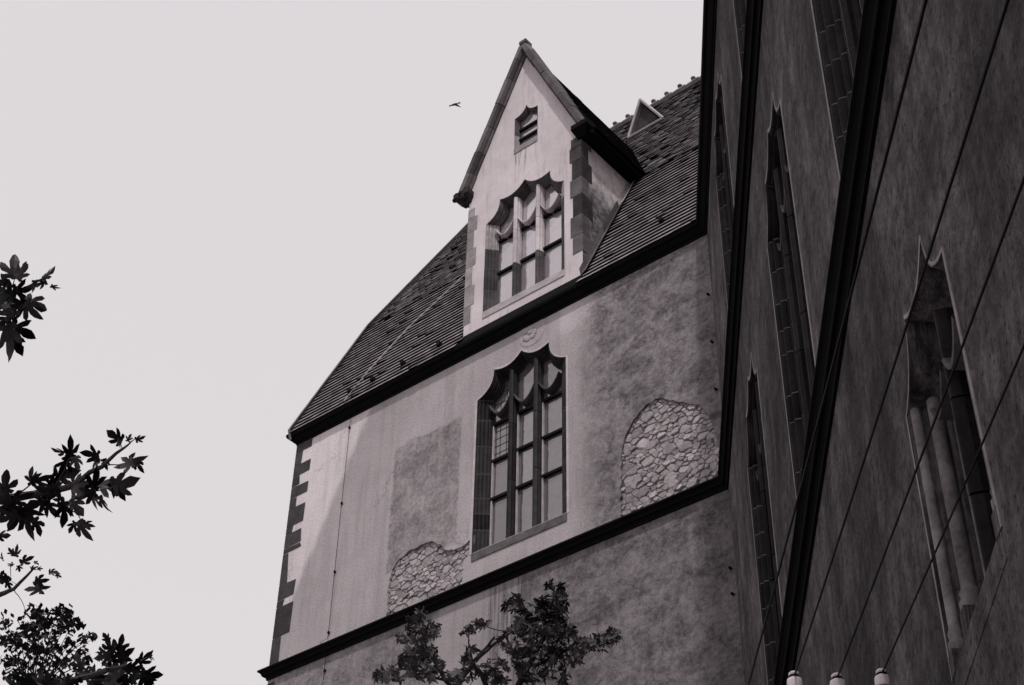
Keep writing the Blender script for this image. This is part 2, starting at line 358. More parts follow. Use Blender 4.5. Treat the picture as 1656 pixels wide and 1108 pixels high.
def make_window(T, parent, name, cx, sill, spring, hw, hin, cusps, icusps, depth, nlight, mull, levels, stone, mortar, glassm, trac, swag=True, stone_h=.42, prof=None, ispring=None, barm=None, label=None, leads=False, mstone=None, frame_paint=None, rnd=None, dark=None, sillm=None, sillv=-.015):
    rnd = rnd or random.Random(int(abs(cx)*100+abs(sill)*10))
    isp = spring-.02 if ispring is None else ispring
    lo, ao = curtain_outline(cx, hw, sill, spring, cusps); li, ai = curtain_outline(cx, hin, sill, isp, icusps)
    # continuous mortar bed = the surround itself
    allo = [lo[0], lo[1]] + [p for arc in ao for p in arc[1:]] + [(cx+hw, sill)]
    alli = [li[0], li[1]] + [p for arc in ai for p in arc[1:]] + [(cx+hin, sill)]
    sur = sweep_stone(T, allo, alli, depth, .0005, mortar, parent, name, prof or PROF)
    if label: sur['label'] = label
    g = .006
    PR = prof or PROF
    def jamb(side):
        z = 0.0; H = spring-sill; cuts = [0.0]
        while z < H-.25:
            z += stone_h*rnd.uniform(.6, 1.35); cuts.append(min(z, H))
        if cuts[-1] < H: cuts.append(H)
        if cuts[-1]-cuts[-2] < .15: cuts.pop(-2)
        for a, b in zip(cuts[:-1], cuts[1:]):
            ta, tb = (a+g)/H, (b-g)/H
            o = [(cx+side*hw, sill+H*ta), (cx+side*hw, sill+H*tb)]
            i_ = [(cx+side*hin, sill+(isp-sill)*ta), (cx+side*hin, sill+(isp-sill)*tb)]
            if side > 0: o.reverse(); i_.reverse()
            sweep_stone(T, o, i_, depth, rnd.uniform(.002, .007), dark if dark and rnd.random() < (.75 if a < H*.45 else .3) else stone, sur, 'jamb_stone', PR)
    jamb(-1); jamb(1)
    for k in range(len(ao)):
        A, B = ao[k][:], ai[k][:]
        A[0] = interp(A[0], A[1], .12); B[0] = interp(B[0], B[1], .12); A[-1] = interp(A[-1], A[-2], .04); B[-1] = interp(B[-1], B[-2], .04)
        sweep_stone(T, A, B, depth, rnd.uniform(.003, .007), dark or stone, sur, 'arch_stone', PR)
    # sill
    s_ = MB(); s_.hexa([T(cx-hw, sillv, sill-.16), T(cx+hw, sillv, sill-.16), T(cx+hw, depth+.02, sill-.16), T(cx-hw, depth+.02, sill-.16),
                        T(cx-hw, sillv, sill-.02), T(cx+hw, sillv, sill-.02), T(cx+hw, depth+.02, sill+.10), T(cx-hw, depth+.02, sill+.10)])
    s_.build('sill', sillm or mstone or stone, sur)
    # lights
    a = (2*hin-(nlight-1)*mull)/nlight
    xs = [cx-hin+i*(a+mull) for i in range(nlight)]
    def head(u):                            # height of the inner outline at u
        pts = [p for arc in ai for p in arc]
        for p, q in zip(pts[:-1], pts[1:]):
            if p[0] <= u <= q[0] and q[0] > p[0]: return p[1]+(q[1]-p[1])*(u-p[0])/(q[0]-p[0])
        return isp
    for i in range(nlight-1):
        c = xs[i]+a+mull/2; top = head(c)+.02; z = sill+.02; nst = 3 if top-sill > 1.5 else 1
        for k in range(nst):
            z0 = sill+.02+(top-sill)*k/nst+g; z1 = sill+.02+(top-sill)*(k+1)/nst-g*(k < nst-1)
            hm, hf, vf = mull/2, mull*.2, depth*.22-rnd.uniform(0, .004)
            prof = [(-hm, depth+.02), (-hm, depth*.72), (-hm*.72, depth*.55), (-hm*.78, depth*.38), (-hf, vf+.01), (-hf*.6, vf), (hf*.6, vf), (hf, vf+.01), (hm*.78, depth*.38), (hm*.72, depth*.55), (hm, depth*.72), (hm, depth+.02)]
            n = len(prof); vs = [T(c+p, q, z0) for p, q in prof]+[T(c+p, q, z1) for p, q in prof]
            fs = [(j, (j+1) % n, n+(j+1) % n, n+j) for j in range(n)]+[tuple(range(n-1, -1, -1)), tuple(range(n, 2*n))]
            mesh_obj('mullion', vs, fs, dark if dark and k == 0 else mstone or stone, sur)
    zt = max(c[1] for c in icusps)+.05
    lv = [sill+.04] + list(levels) + [zt]
    for i in range(nlight):
        for k in range(len(lv)-1):
            if lv[k] > head(xs[i]+a/2)+.05: continue
            b = MB(); t0, t1 = rnd.uniform(-.004, .004), rnd.uniform(-.004, .004)
            d0 = depth+.035
            b.hexa([T(xs[i]-.03, d0+t0, lv[k]+.015), T(xs[i]+a+.03, d0+t1, lv[k]+.015), T(xs[i]+a+.03, d0+t1+.008, lv[k]+.015), T(xs[i]-.03, d0+t0+.008, lv[k]+.015),
                    T(xs[i]-.03, d0+t0+.002, lv[k+1]-.015), T(xs[i]+a+.03, d0+t1, lv[k+1]-.015), T(xs[i]+a+.03, d0+t1+.008, lv[k+1]-.015), T(xs[i]-.03, d0+t0+.01, lv[k+1]-.015)])
            b.build('pane', glassm, sur)
            if leads and rnd.random() < leads:
                q = MB(); nx, nz = 3, 5
                for ii in range(1, nx): q.box(T, xs[i]+a*ii/nx-.002, xs[i]+a*ii/nx+.002, d0-.008, d0-.002, lv[k]+.02, lv[k+1]-.02)
                for jj in range(1, nz):
                    zz = lv[k]+(lv[k+1]-lv[k])*jj/nz; q.box(T, xs[i], xs[i]+a, d0-.0085, d0-.0025, zz-.002, zz+.002)
                tag(q.build('leading', M['bar'], sur), kind='stuff')
            if k > 0:
                b = MB(); b.box(T, xs[i]-.01, xs[i]+a+.01, depth-.02, depth+.045, lv[k]-.024, lv[k]+.024); b.build('glazing_bar', barm or M['bar'], sur)
        if frame_paint:                     # narrow painted casement stile at the far side of each light
            b = MB(); b.box(T, xs[i]+.004, xs[i]+.026, depth-.01, depth+.03, lv[0], min(lv[-1], lv[-2])); b.build('casement_stile', frame_paint, sur)
        if swag:
            b = MB(); n = 10; sg = .22 if nlight == 3 else .14; th = .055; zc = isp-.20
            ring = []
            for j in range(n+1):
                t = j/n; u = xs[i]-.01+(a+.02)*t; zz = zc+.06-sg*4*t*(1-t)*1.05
                ring.append([T(u, .055, zz-.01), T(u, .07, zz+.004), T(u, depth*.8, zz+.01), T(u, depth+.03, zz-.0), T(u, depth+.03, zz-th), T(u, depth*.7, zz-th*.95), T(u, .06, zz-.03)])
            k = 7; vs = [p for r_ in ring for p in r_]; fs = []
            for j in range(n):
                for q in range(k): fs.append((j*k+q, j*k+(q+1) % k, (j+1)*k+(q+1) % k, (j+1)*k+q))
            mesh_obj('tracery_bow', vs, fs, trac, sur)
    return sur, allo

def wall_with_holes(T, outline, holes, name, mat, parent, rim=.06, deep=None):
    """one sheet in the wall plane, holes cut through, their edges turned in by rim"""
    polys = [[Vector((p[0], p[1], 0)) for p in outline]] + [[Vector((p[0], p[1], 0)) for p in h] for h in holes]
    flat = [p for pl in polys for p in pl]
    tris = tessellate_polygon(polys)
    vs = [T(p.x, 0, p.y) for p in flat]; fs = []
    for t in tris:
        a, b, c = [flat[i] for i in t]
        if (b-a).cross(c-a).z < 0: t = (t[0], t[2], t[1])
        fs.append(tuple(t))
    for hi, h in enumerate(holes):
        r_ = rim if not isinstance(rim, (list, tuple)) else rim[hi]
        n = len(h); b0 = len(vs)
        vs += [T(p[0], 0, p[1]) for p in h]+[T(p[0], r_, p[1]) for p in h]
        for i in range(n): fs.append((b0+i, b0+(i+1) % n, b0+n+(i+1) % n, b0+n+i))
    return mesh_obj(name, vs, fs, mat, parent)

# rubble patches where the plaster has come off
RUB1 = [(-11.48, 12.70), (-11.45, 13.5), (-11.43, 13.91), (-11.36, 14.23), (-11.21, 14.46), (-11.05, 14.6), (-10.9, 14.68), (-10.72, 14.69), (-10.61, 14.64), (-10.41, 14.50), (-10.2, 14.36), (-9.97, 14.2), (-9.87, 14.02), (-9.80, 13.80), (-9.74, 13.5), (-9.70, 13.2), (-9.68, 12.70)]
RUB2 = [(-16.18, 12.70), (-16.2, 13.25), (-16.19, 13.53), (-16.13, 13.71), (-15.98, 13.86), (-15.88, 13.88), (-15.77, 13.95), (-15.62, 13.93), (-15.51, 13.95), (-15.38, 13.94), (-15.23, 13.90), (-15.14, 13.81), (-15.05, 13.76), (-14.97, 13.65), (-14.88, 13.60), (-14.74, 13.57), (-14.58, 13.57), (-14.46, 13.62), (-14.40, 13.62), (-14.405, 13.33), (-14.55, 13.30), (-14.57, 12.70)]
def ragged(poly, amp, seed, straight=()):
    rnd = random.Random(seed); out = []
    for a, b in zip(poly, poly[1:]+poly[:1]):
        L = math.hypot(b[0]-a[0], b[1]-a[1]); n = max(1, int(L/.045)); out.append(a)
        if a[1] < 12.75 and b[1] < 12.75: continue
        if abs(a[0]+14.4025) < .01 and abs(b[0]+14.4025) < .01: continue
        for k in range(1, n):
            t = k/n; e = rnd.uniform(-amp, amp); out.append((a[0]+(b[0]-a[0])*t+(b[1]-a[1])/L*e, a[1]+(b[1]-a[1])*t-(b[0]-a[0])/L*e))
    return out
RUB1 = ragged(RUB1, .016, 1); RUB2 = ragged(RUB2, .016, 2)
def voronoi_cells(poly, spacing, stretch, seed):
    rnd = random.Random(seed)
    x0, x1 = min(p[0] for p in poly)-.12, max(p[0] for p in poly)+.12; z0, z1 = min(p[1] for p in poly)-.05, max(p[1] for p in poly)+.12
    pts = []
    for _ in range(9000):
        p = (rnd.uniform(x0, x1), rnd.uniform(z0, z1)); s_ = spacing*rnd.choice((.5, .62, .8, 1, 1.3, 1.6))
        if all(math.hypot((p[0]-q[0])/stretch, p[1]-q[1]) > (s_+q[2])/2 for q in pts): pts.append((p[0], p[1], s_))
    cells = []
    for i, p in enumerate(pts):
        c = [(p[0]-.5, p[1]-.5), (p[0]+.5, p[1]-.5), (p[0]+.5, p[1]+.5), (p[0]-.5, p[1]+.5)]
        for j, q in enumerate(pts):
            if i == j or abs(q[0]-p[0]) > .9 or abs(q[1]-p[1]) > .9: continue
            ax = ((q[0]-p[0])/stretch**2, q[1]-p[1])
            wgt = p[2]/(p[2]+q[2]); mx = (p[0]+(q[0]-p[0])*wgt, p[1]+(q[1]-p[1])*wgt)
            nc = []
            for a, b in zip(c, c[1:]+c[:1]):
                da = (a[0]-mx[0])*ax[0]+(a[1]-mx[1])*ax[1]; db = (b[0]-mx[0])*ax[0]+(b[1]-mx[1])*ax[1]
                if da <= 0: nc.append(a)
                if da*db < 0: t = da/(da-db); nc.append((a[0]+(b[0]-a[0])*t, a[1]+(b[1]-a[1])*t))
            c = nc
            if len(c) < 3: break
        if len(c) >= 3: cells.append((p, c))
    return cells
def inside(p, poly):
    r_ = False
    for a, b in zip(poly, poly[1:]+poly[:1]):
        if (a[1] > p[1]) != (b[1] > p[1]) and p[0] < (b[0]-a[0])*(p[1]-a[1])/(b[1]-a[1])+a[0]: r_ = not r_
    return r_
def rubble(poly, spacing, seed, parent, T=TM, out=0.0, xmax=99, mat='rubble'):
    rnd = random.Random(seed)
    for (p, c) in voronoi_cells(poly, spacing, 1.45, seed):
        if not (inside(p, poly) or any(inside(q, poly) for q in c)): continue
        cx = sum(q[0] for q in c)/len(c); cz = sum(q[1] for q in c)/len(c)
        # round the corners off, leave a ragged joint
        cc = []
        for a, b in zip(c, c[1:]+c[:1]):
            if math.hypot(a[0]-b[0], a[1]-b[1]) < .02: continue
            for t in (.12, .5, .88): cc.append((a[0]+(b[0]-a[0])*t, a[1]+(b[1]-a[1])*t))
        if len(cc) < 5: continue
        c_ok = max(q[0] for q in c) < xmax
        if not c_ok: cc = [(min(q[0], xmax), q[1]) for q in cc]
        sh = rnd.uniform(.86, 1.0); f0 = rnd.uniform(.018, .046); tx, tz = rnd.uniform(-.16, .16), rnd.uniform(-.22, .22)
        base = [(cx+(q[0]-cx)*sh*rnd.uniform(.88, 1.08), cz+(q[1]-cz)*sh*rnd.uniform(.86, 1.10)) for q in cc]
        top = [(cx+(q[0]-cx)*.86, cz+(q[1]-cz)*.84) for q in base]
        n = len(base)
        vs = [T(q[0], .085-out, q[1]) for q in base]+[T(q[0], f0+.014-out, q[1]) for q in base]+[T(q[0], max(.004, f0+(q[0]-cx)*tx+(q[1]-cz)*tz)-out, q[1]) for q in top]
        fs = []
        for l in (0, 1):
            for i in range(n): fs.append((l*n+i, l*n+(i+1) % n, (l+1)*n+(i+1) % n, (l+1)*n+i))
        fs.append(tuple(range(2*n, 3*n)))
        mesh_obj('rubble_stone', vs, fs, M[mat], parent)

# ------------------------------------------------------------------ main wing: wall
CUSP3 = [(-.60, .50), (0, .62), (.60, .50)]; ICUSP3 = [(-.515, .36), (0, .49), (.515, .36)]
def cz(c, z): return [(a, b+z) for a, b in c]
lw = dict(cx=-13.43, sill=13.35, spring=16.38)
HW, HIN, MUL = .955, .735, .118
lo_, ao_ = curtain_outline(lw['cx'], HW, lw['sill'], lw['spring'], cz(CUSP3, lw['spring']))
hole = [lo_[0], lo_[1]]+[p for arc in ao_ for p in arc[1:]]+[(lw['cx']+HW, lw['sill'])]
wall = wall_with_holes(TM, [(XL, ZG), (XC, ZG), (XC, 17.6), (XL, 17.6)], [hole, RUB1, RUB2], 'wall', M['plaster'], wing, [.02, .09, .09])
# mortar bed behind the rubble; return wall, back
for nm, poly in (('mortar_bed', RUB1), ('mortar_bed', RUB2)):
    x0, x1 = min(p[0] for p in poly)-.05, max(p[0] for p in poly)+.05; z0, z1 = min(p[1] for p in poly)-.05, max(p[1] for p in poly)+.05
    mesh_obj(nm, [TM(x0, .058, z0), TM(min(x1, -14.42) if x0 < -15 else x1, .058, z0), TM(min(x1, -14.42) if x0 < -15 else x1, .058, z1), TM(x0, .058, z1)], [(0, 1, 2, 3)], M['mortar'], wall)
rubble(RUB1, .095, 3, wall); rubble(RUB2, .098, 5, wall, xmax=-14.42)
# roof section points (y offset from wall plane, z): lower pitch 65 deg, upper pitch 60 deg
EV = (-.16, 17.66); KK = (1.6, 21.42); RG = (5.47, 28.19)
b = MB()
b.add([TM(XL, 0, ZG), TM(XL, 0, 17.6), TM(XL, .05, 17.95), TM(XL, 1.62, 21.2), TM(XL, RG[0], 28.05), TM(XL, 2*RG[0]-1.62, 21.2), TM(XL, 2*RG[0], 17.6), TM(XL, 2*RG[0], ZG)], [tuple(range(7, -1, -1))])
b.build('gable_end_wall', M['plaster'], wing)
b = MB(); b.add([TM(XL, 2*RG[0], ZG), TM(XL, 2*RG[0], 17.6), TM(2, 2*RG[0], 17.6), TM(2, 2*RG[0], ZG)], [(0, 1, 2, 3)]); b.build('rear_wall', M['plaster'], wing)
# quoins at the outer corner: (long?, z0, z1)
zq = 17.50
rq = random.Random(4)
QU = [(17.50, 17.28, 1), (17.27, 16.98, 0), (16.97, 16.72, 1), (16.71, 16.50, 0), (16.49, 16.25, 1), (16.24, 16.03, 0), (16.02, 15.62, 1), (15.61, 15.47, 0), (15.46, 15.18, 1), (15.17, 15.06, 2), (15.05, 14.42, 0), (14.41, 14.10, 1), (14.09, 13.97, 0), (13.96, 13.36, 1), (13.35, 12.82, 0),
      (12.5, 12.1, 0), (12.09, 11.7, 1), (11.69, 11.2, 0), (11.19, 10.8, 1), (10.79, 10.3, 0), (10.29, 9.9, 1)]
for (a, c, k) in QU:
    L = (.17, .42, .44)[k]+rq.uniform(-.03, .03); j = rq.uniform(-.03, .03)
    b = MB()
    b.hexa([TM(XL-.012, -.010, c), TM(XL+L, -.010, c+.0), TM(XL+L, .10, c), TM(XL-.012, .35, c), TM(XL-.012, -.010, a-.006), TM(XL+L+j, -.010, a-.006), TM(XL+L+j, .10, a-.006), TM(XL-.012, .35, a-.006)])
    for i_ in (1, 2, 5, 6): b.v[i_] += Vector((rq.uniform(-.02, .02), 0, rq.uniform(-.015, .015)))
    b.build('quoin_stone', M['quoin'], wall)
# lower window
make_window(TM, wing, 'window', lw['cx'], lw['sill'], lw['spring'], HW, HIN, cz(CUSP3, lw['spring']), cz(ICUSP3, lw['spring']), .17, 3, MUL, [14.36, 15.11, 15.86], M['soot'], M['joint'], M['glass_lo'], M['soot2'],
            label='three-light curtain-arch window with sooty black stone surround', leads=.25, mstone=M['soot'], frame_paint=M['paint'], sillm=M['trim_dark'])
# thin plaster fillet round a window
def fillet(T, cx, sill, spring, hw, cusps, mat, parent, wd=.045):
    ol, oa = curtain_outline(cx, hw, sill-.02, spring, cz(cusps, spring)); ll, la = curtain_outline(cx, hw+wd, sill-.02, spring+.01, cz(cusps, spring+wd))
    A = [ol[0], ol[1]]+[p for arc in oa for p in arc[1:]]+[(cx+hw, sill-.02)]; B = [ll[0], ll[1]]+[p for arc in la for p in arc[1:]]+[(cx+hw+wd, sill-.02)]
    n = len(A); fil = MB(); fil.add([T(p[0], -.006, p[1]) for p in A]+[T(p[0], -.006, p[1]) for p in B]+[T(p[0], .0, p[1]) for p in B], [(i, n+i, n+i+1, i+1) for i in range(n-1)]+[(n+i, 2*n+i, 2*n+i+1, n+i+1) for i in range(n-1)])
    return fil.build('plaster_fillet', mat, parent)
fillet(TM, lw['cx'], lw['sill'], lw['spring'], HW, CUSP3, M['fillet'], wing)
# round relief above the window
b = MB(); rel = (-13.2, 17.28)
b.lathe(TM(rel[0], .0, rel[1]), [(.29, 0), (.285, .006), (.25, .007), (.235, .004), (0, .004)], 24, (0, -1, 0))
md = b.build('relief_medallion', M['plaster'], wing)
b = MB()
for i in range(9):
    t = i*.7; b.lathe(TM(rel[0]-.05+.1*math.cos(t*1.7), -.01, rel[1]+.1*math.sin(t)), [(.06, 0), (.045, .008), (.015, .012), (0, .012)], 7, (0, -1, 0))
b.build('carving', M['plaster'], md)
# wall hooks in the inner corner
for z in (16.2, 15.25, 14.35, 11.3, 10.9):
    b = MB(); b.lathe(TM(XC-.06, 0, z), [(.02, -.02), (.02, .05), (0, .06)], 8, (0, -1, 0)); b.build('wall_hook', M['iron'], wing)

# mouldings swept along outer corner, main wall, right-hand wing
def off_path(pts, o):
    out = []
    ns = []
    for a, c in zip(pts[:-1], pts[1:]):
        d = (c-a).normalized(); ns.append(Vector((d.y, -d.x, 0)))
    for i, p in enumerate(pts):
        if i == 0: out.append(p+ns[0]*o)
        elif i == len(pts)-1: out.append(p+ns[-1]*o)
        else:
            m = (ns[i-1]+ns[i]).normalized(); out.append(p+m*(o/m.dot(ns[i])))
    return out
PATH = [Vector((XL, D+11, 0)), Vector((XL, D, 0)), Vector((XC, D, 0)), Vector((XC, D, 0))-WD*30]
def moulding(prof, dz, name, parent, sl, mat, smooth=False):
    rows = [[Vector((q.x, q.y, z+dz+EYE)) for q in off_path(PATH, o)][sl[0]:sl[1]] for (o, z) in prof]
    k = len(rows[0]); vs = [q for r_ in rows for q in r_]; fs = []
    for i in range(len(rows)-1):
        for j in range(k-1): fs.append((i*k+j, (i+1)*k+j, (i+1)*k+j+1, i*k+j+1))
    return mesh_obj(name, vs, fs, mat, parent, smooth)
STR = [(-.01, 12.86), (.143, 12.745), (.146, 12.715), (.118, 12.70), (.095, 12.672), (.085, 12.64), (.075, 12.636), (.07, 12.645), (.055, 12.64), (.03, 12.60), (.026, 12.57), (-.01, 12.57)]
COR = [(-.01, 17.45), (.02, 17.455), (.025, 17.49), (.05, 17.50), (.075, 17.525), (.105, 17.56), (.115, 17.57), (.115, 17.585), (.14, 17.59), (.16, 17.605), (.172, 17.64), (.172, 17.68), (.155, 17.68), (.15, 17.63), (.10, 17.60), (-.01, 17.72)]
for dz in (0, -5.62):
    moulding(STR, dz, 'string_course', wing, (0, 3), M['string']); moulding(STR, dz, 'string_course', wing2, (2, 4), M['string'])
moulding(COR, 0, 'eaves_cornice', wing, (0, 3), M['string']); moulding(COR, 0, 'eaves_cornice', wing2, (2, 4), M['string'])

# ------------------------------------------------------------------ main roof
def roof_pt(x, s_, sec):                    # s along slope in section sec ((y,z),(y,z))
    (a, c) = sec; L = math.hypot(c[0]-a[0], c[1]-a[1]); t = s_/L
    return TM(x, a[0]+(c[0]-a[0])*t, a[1]+(c[1]-a[1])*t)
def tiles(sec, x0, x1, expo, width, seed, jit, skip, name, mats, parent, thick=.030, lip=.038):
    rnd = random.Random(seed); b = MB(); (a, c) = sec; L = math.hypot(c[0]-a[0], c[1]-a[1])
    nv = Vector((0, -(c[1]-a[1])/L, (c[0]-a[0])/L)); nr = int(L/expo)
    ph = 0
    for r_ in range(nr+1):
        s0 = r_*expo; s1 = min(s0+expo*1.12, L); x = x0-(width/2 if r_ % 2 else 0); sag = rnd.uniform(-.006, .006)*jit
        while x < x1:
            xa, xb = max(x+.0015, x0), min(x+width-.0015, x1); x += width
            if xb-xa < .03 or skip((xa+xb)/2, s0): continue
            j = rnd.uniform(0, .010)*jit+(.012 if rnd.random() < .05 else 0); d = rnd.uniform(-.010, .010)*jit; tw = rnd.uniform(-.004, .004)*jit
            p0, p1 = roof_pt(xa, s0+d+sag, sec), roof_pt(xb, s0+d+sag+tw, sec); q0, q1 = roof_pt(xa, s1, sec), roof_pt(xb, s1, sec)
            h0 = nv*(lip+j); h1 = nv*(.004+j*.3); th = nv*thick
            n0 = len(b.v)
            b.v += [p0+h0-th, p1+h0-th, q1+h1-th*.2, q0+h1-th*.2, p0+h0, p1+h0, q1+h1, q0+h1]
            b.f += [tuple(i+n0 for i in f) for f in ((4, 5, 6, 7), (0, 1, 5, 4), (3, 0, 4, 7), (1, 2, 6, 5))]; b.m += [rnd.choice((0, 0, 0, 0, 0, 0, 0, 2, 3)), 1, 1, 1]
    o = b.build(name, mats, parent); tag(o, kind='stuff'); return o
XR = -4.5
LOW = (EV, KK); UPP = (KK, RG)
b = MB()
for sec in (LOW, UPP):
    (a, c) = sec; b.add([TM(XL-.03, a[0], a[1]), TM(XR+8, a[0], a[1]), TM(XR+8, c[0], c[1]), TM(XL-.03, c[0], c[1])], [(0, 1, 2, 3)])
    b.add([TM(XL-.03, 2*RG[0]-a[0], a[1]), TM(XR+8, 2*RG[0]-a[0], a[1]), TM(XR+8, 2*RG[0]-c[0], c[1]), TM(XL-.03, 2*RG[0]-c[0], c[1])], [(3, 2, 1, 0)])
roof = b.build('roof', M['under'], wing)
DX0, DX1 = -14.79, -12.10                   # dormer flanks
tiles(LOW, XL-.06, -6.5, .166, .18, 11, .35, lambda x, s_: DX0 < x < DX1, 'roof_tiles', [M['tile'], M['tile_edge'], M['tile_b'], M['tile_c']], roof)
tiles(UPP, XL-.06, -3.5, .166, .18, 12, 1.3, lambda x, s_: DX0+.2 < x < DX1-.2 and s_ < 1.5, 'roof_tiles', [M['tile_old'], M['tile_old_edge'], M['tile_b'], M['tile_c']], roof, .014, .020)
b = MB()                                    # verge boards along the gable end
for sec in (LOW, UPP):
    (a, c) = sec; b.add([TM(XL-.10, a[0]-.05, a[1]+.09), TM(XL-.10, a[0]+.02, a[1]-.12), TM(XL-.10, c[0]+.02, c[1]-.12), TM(XL-.10, c[0]-.05, c[1]+.09), TM(XL-.04, a[0]-.05, a[1]+.09), TM(XL-.04, a[0]+.02, a[1]-.12), TM(XL-.04, c[0]+.02, c[1]-.12), TM(XL-.04, c[0]-.05, c[1]+.09)], [(3, 2, 1, 0), (0, 1, 5, 4), (1, 2, 6, 5), (2, 3, 7, 6), (3, 0, 4, 7)])
b.build('verge_board', M['tile'], roof)
x = XL+.1
while x < -4:                               # ridge tiles with small crest knobs
    b = MB(); b.tube([TM(x, RG[0], RG[1]+.02), TM(x+.36, RG[0], RG[1]+.035)], [.10, .115], 8); rtile = b.build('ridge_tile', M['tile_old'], roof)
    if True:
        b = MB(); b.lathe(TM(x+.18, RG[0], RG[1]+.11), [(.045, 0), (.03, .05), (.03, .09), (.06, .12), (.062, .15), (.03, .19), (0, .2)], 8); b.build('crest_knob', M['tile_old'], roof)
    x += .38
for (px_x, s_) in ((-17.6, .52), (-16.25, .52), (-15.35, .50), (-10.55, .85), (-17.0, .5)):   # snow hooks
    p = roof_pt(px_x, s_, LOW); b = MB(); b.box(lambda u, v, z: p+Vector((u, v, z)), -.035, .035, -.12, .02, -.05, .03); b.build('snow_hook', M['iron'], roof)
b = MB()                                    # lightning conductor: over the roof, down the wall
pts = [roof_pt(-14.83, 1.0, UPP), roof_pt(-15.6, .45, UPP), roof_pt(-16.1, 4.0, LOW), roof_pt(-17.0, 2.4, LOW), roof_pt(-17.4, 1.0, LOW), roof_pt(-17.5, .02, LOW)]
b.tube([p+Vector((0, -.07, .04)) for p in pts], .013, 6); lc = b.build('roof_conductor', M['lead'], wing)
b = MB(); b.tube([TM(-17.47, -.24, 17.66), TM(-17.48, -.03, 17.38), TM(-17.5, -.022, 15.5), TM(-17.5, -.022, 12.9), TM(-17.5, -.17, 12.75), TM(-17.5, -.03, 12.5), TM(-17.5, -.022, 9)], .004, 6); wc = b.build('wall_conductor', M['bar'], wing)
for z in (17.23, 15.57, 14.17, 13.0, 12.3):
    b = MB(); b.box(TM, -17.515, -17.485, -.035, 0, z-.025, z+.02); b.build('clamp', M['iron'], wc)
b = MB(); p = roof_pt(-15.9, .35, UPP); b.hexa([p+Vector(v) for v in ((-.3, -.16, -.06), (.3, -.16, -.06), (.3, -.03, .0), (-.3, -.03, .0), (-.3, -.15, -.03), (.3, -.15, -.03), (.3, -.02, .04), (-.3, -.02, .04))]); b.build('lead_flap', M['lead'], roof)

# little triangular roof vent high on the upper slope
b = MB(); v0, v1, vt = (-14.05, 2.55), (-13.25, 2.55), (-13.68, 3.35)
def up_pt(x, dy, z): return TM(x, dy, z)
vz = 26.10; vy = KK[0]+(vz-KK[1])/((RG[1]-KK[1])/(RG[0]-KK[0]))
A_, B_, C_ = TM(-13.92, vy-.12, vz-.1), TM(-12.98, vy-.12, vz-.1), TM(-13.50, vy-.2, vz+.80)
bk = TM(-13.45, vy+.75, vz+.92)
b.add([A_, C_, bk], [(0, 1, 2)]); b.add([B_, C_, bk], [(0, 2, 1)])
b.add([A_+Vector((0, .4, .1)), A_, bk], [(0, 1, 2)]); b.add([B_, B_+Vector((0, .4, .1)), bk], [(0, 1, 2)])
vent = b.build('roof_vent', M['lead'], wing)
b = MB(); b.tube([A_, C_], .035, 6); b.tube([B_, C_], .035, 6); b.tube([A_, B_], .03, 6); b.build('vent_frame', M['paint'], vent)
b = MB(); b.add([A_+Vector((.08, .1, .03)), B_+Vector((-.08, .1, .03)), C_+Vector((0, .1, -.12))], [(0, 1, 2)]); b.build('vent_opening', M['quoin'], vent)

# ------------------------------------------------------------------ dormer
dw = dict(cx=-13.42, sill=18.34, spring=20.48)
gw = dict(cx=-13.41, sill=22.10, spring=22.92)
DC = [(-.60, .46), (0, .62), (.60, .46)]; DIC = [(-.515, .34), (0, .49), (.515, .34)]
GC = [(0, .22)]; GIC = [(0, .12)]
def outl(c, hw, cusps):
    l, a = curtain_outline(c['cx'], hw, c['sill'], c['spring'], cz(cusps, c['spring'])); return [l[0], l[1]]+[p for q in a for p in q[1:]]+[(c['cx']+hw, c['sill'])]
GA = (-13.43, 24.55)
front = wall_with_holes(TM, [(DX0, 17.60), (DX1, 17.60), (DX1, 21.62), GA, (DX0, 21.62)], [outl(dw, .925, DC), outl(gw, .285, GC)], 'dormer_wall', M['dormer'], wing, .02)
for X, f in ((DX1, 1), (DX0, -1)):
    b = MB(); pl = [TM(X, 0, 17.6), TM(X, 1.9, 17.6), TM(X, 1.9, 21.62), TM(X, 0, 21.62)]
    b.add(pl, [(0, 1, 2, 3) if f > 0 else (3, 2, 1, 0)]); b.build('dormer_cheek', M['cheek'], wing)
make_window(TM, wing, 'dormer_window', dw['cx'], dw['sill'], dw['spring'], .925, .735, cz(DC, dw['spring']), cz(DIC, dw['spring']), .17, 3, MUL, [19.27, 20.06], M['trim'], M['joint'], M['glass_hi'], M['tracery'],
            label='three-light curtain-arch window with pale weathered tracery', mstone=M['tracery'], leads=0, dark=M['trim_dark'])
make_window(TM, wing, 'gable_window', gw['cx'], gw['sill'], gw['spring'], .285, .225, cz(GC, gw['spring']), cz(GIC, gw['spring']), .085, 1, .1, [22.35, 22.62], M['trim'], M['joint'], M['glass_hi'], M['tracery'], swag=False, dark=M['trim_dark'], label='small single-light window in the gable')
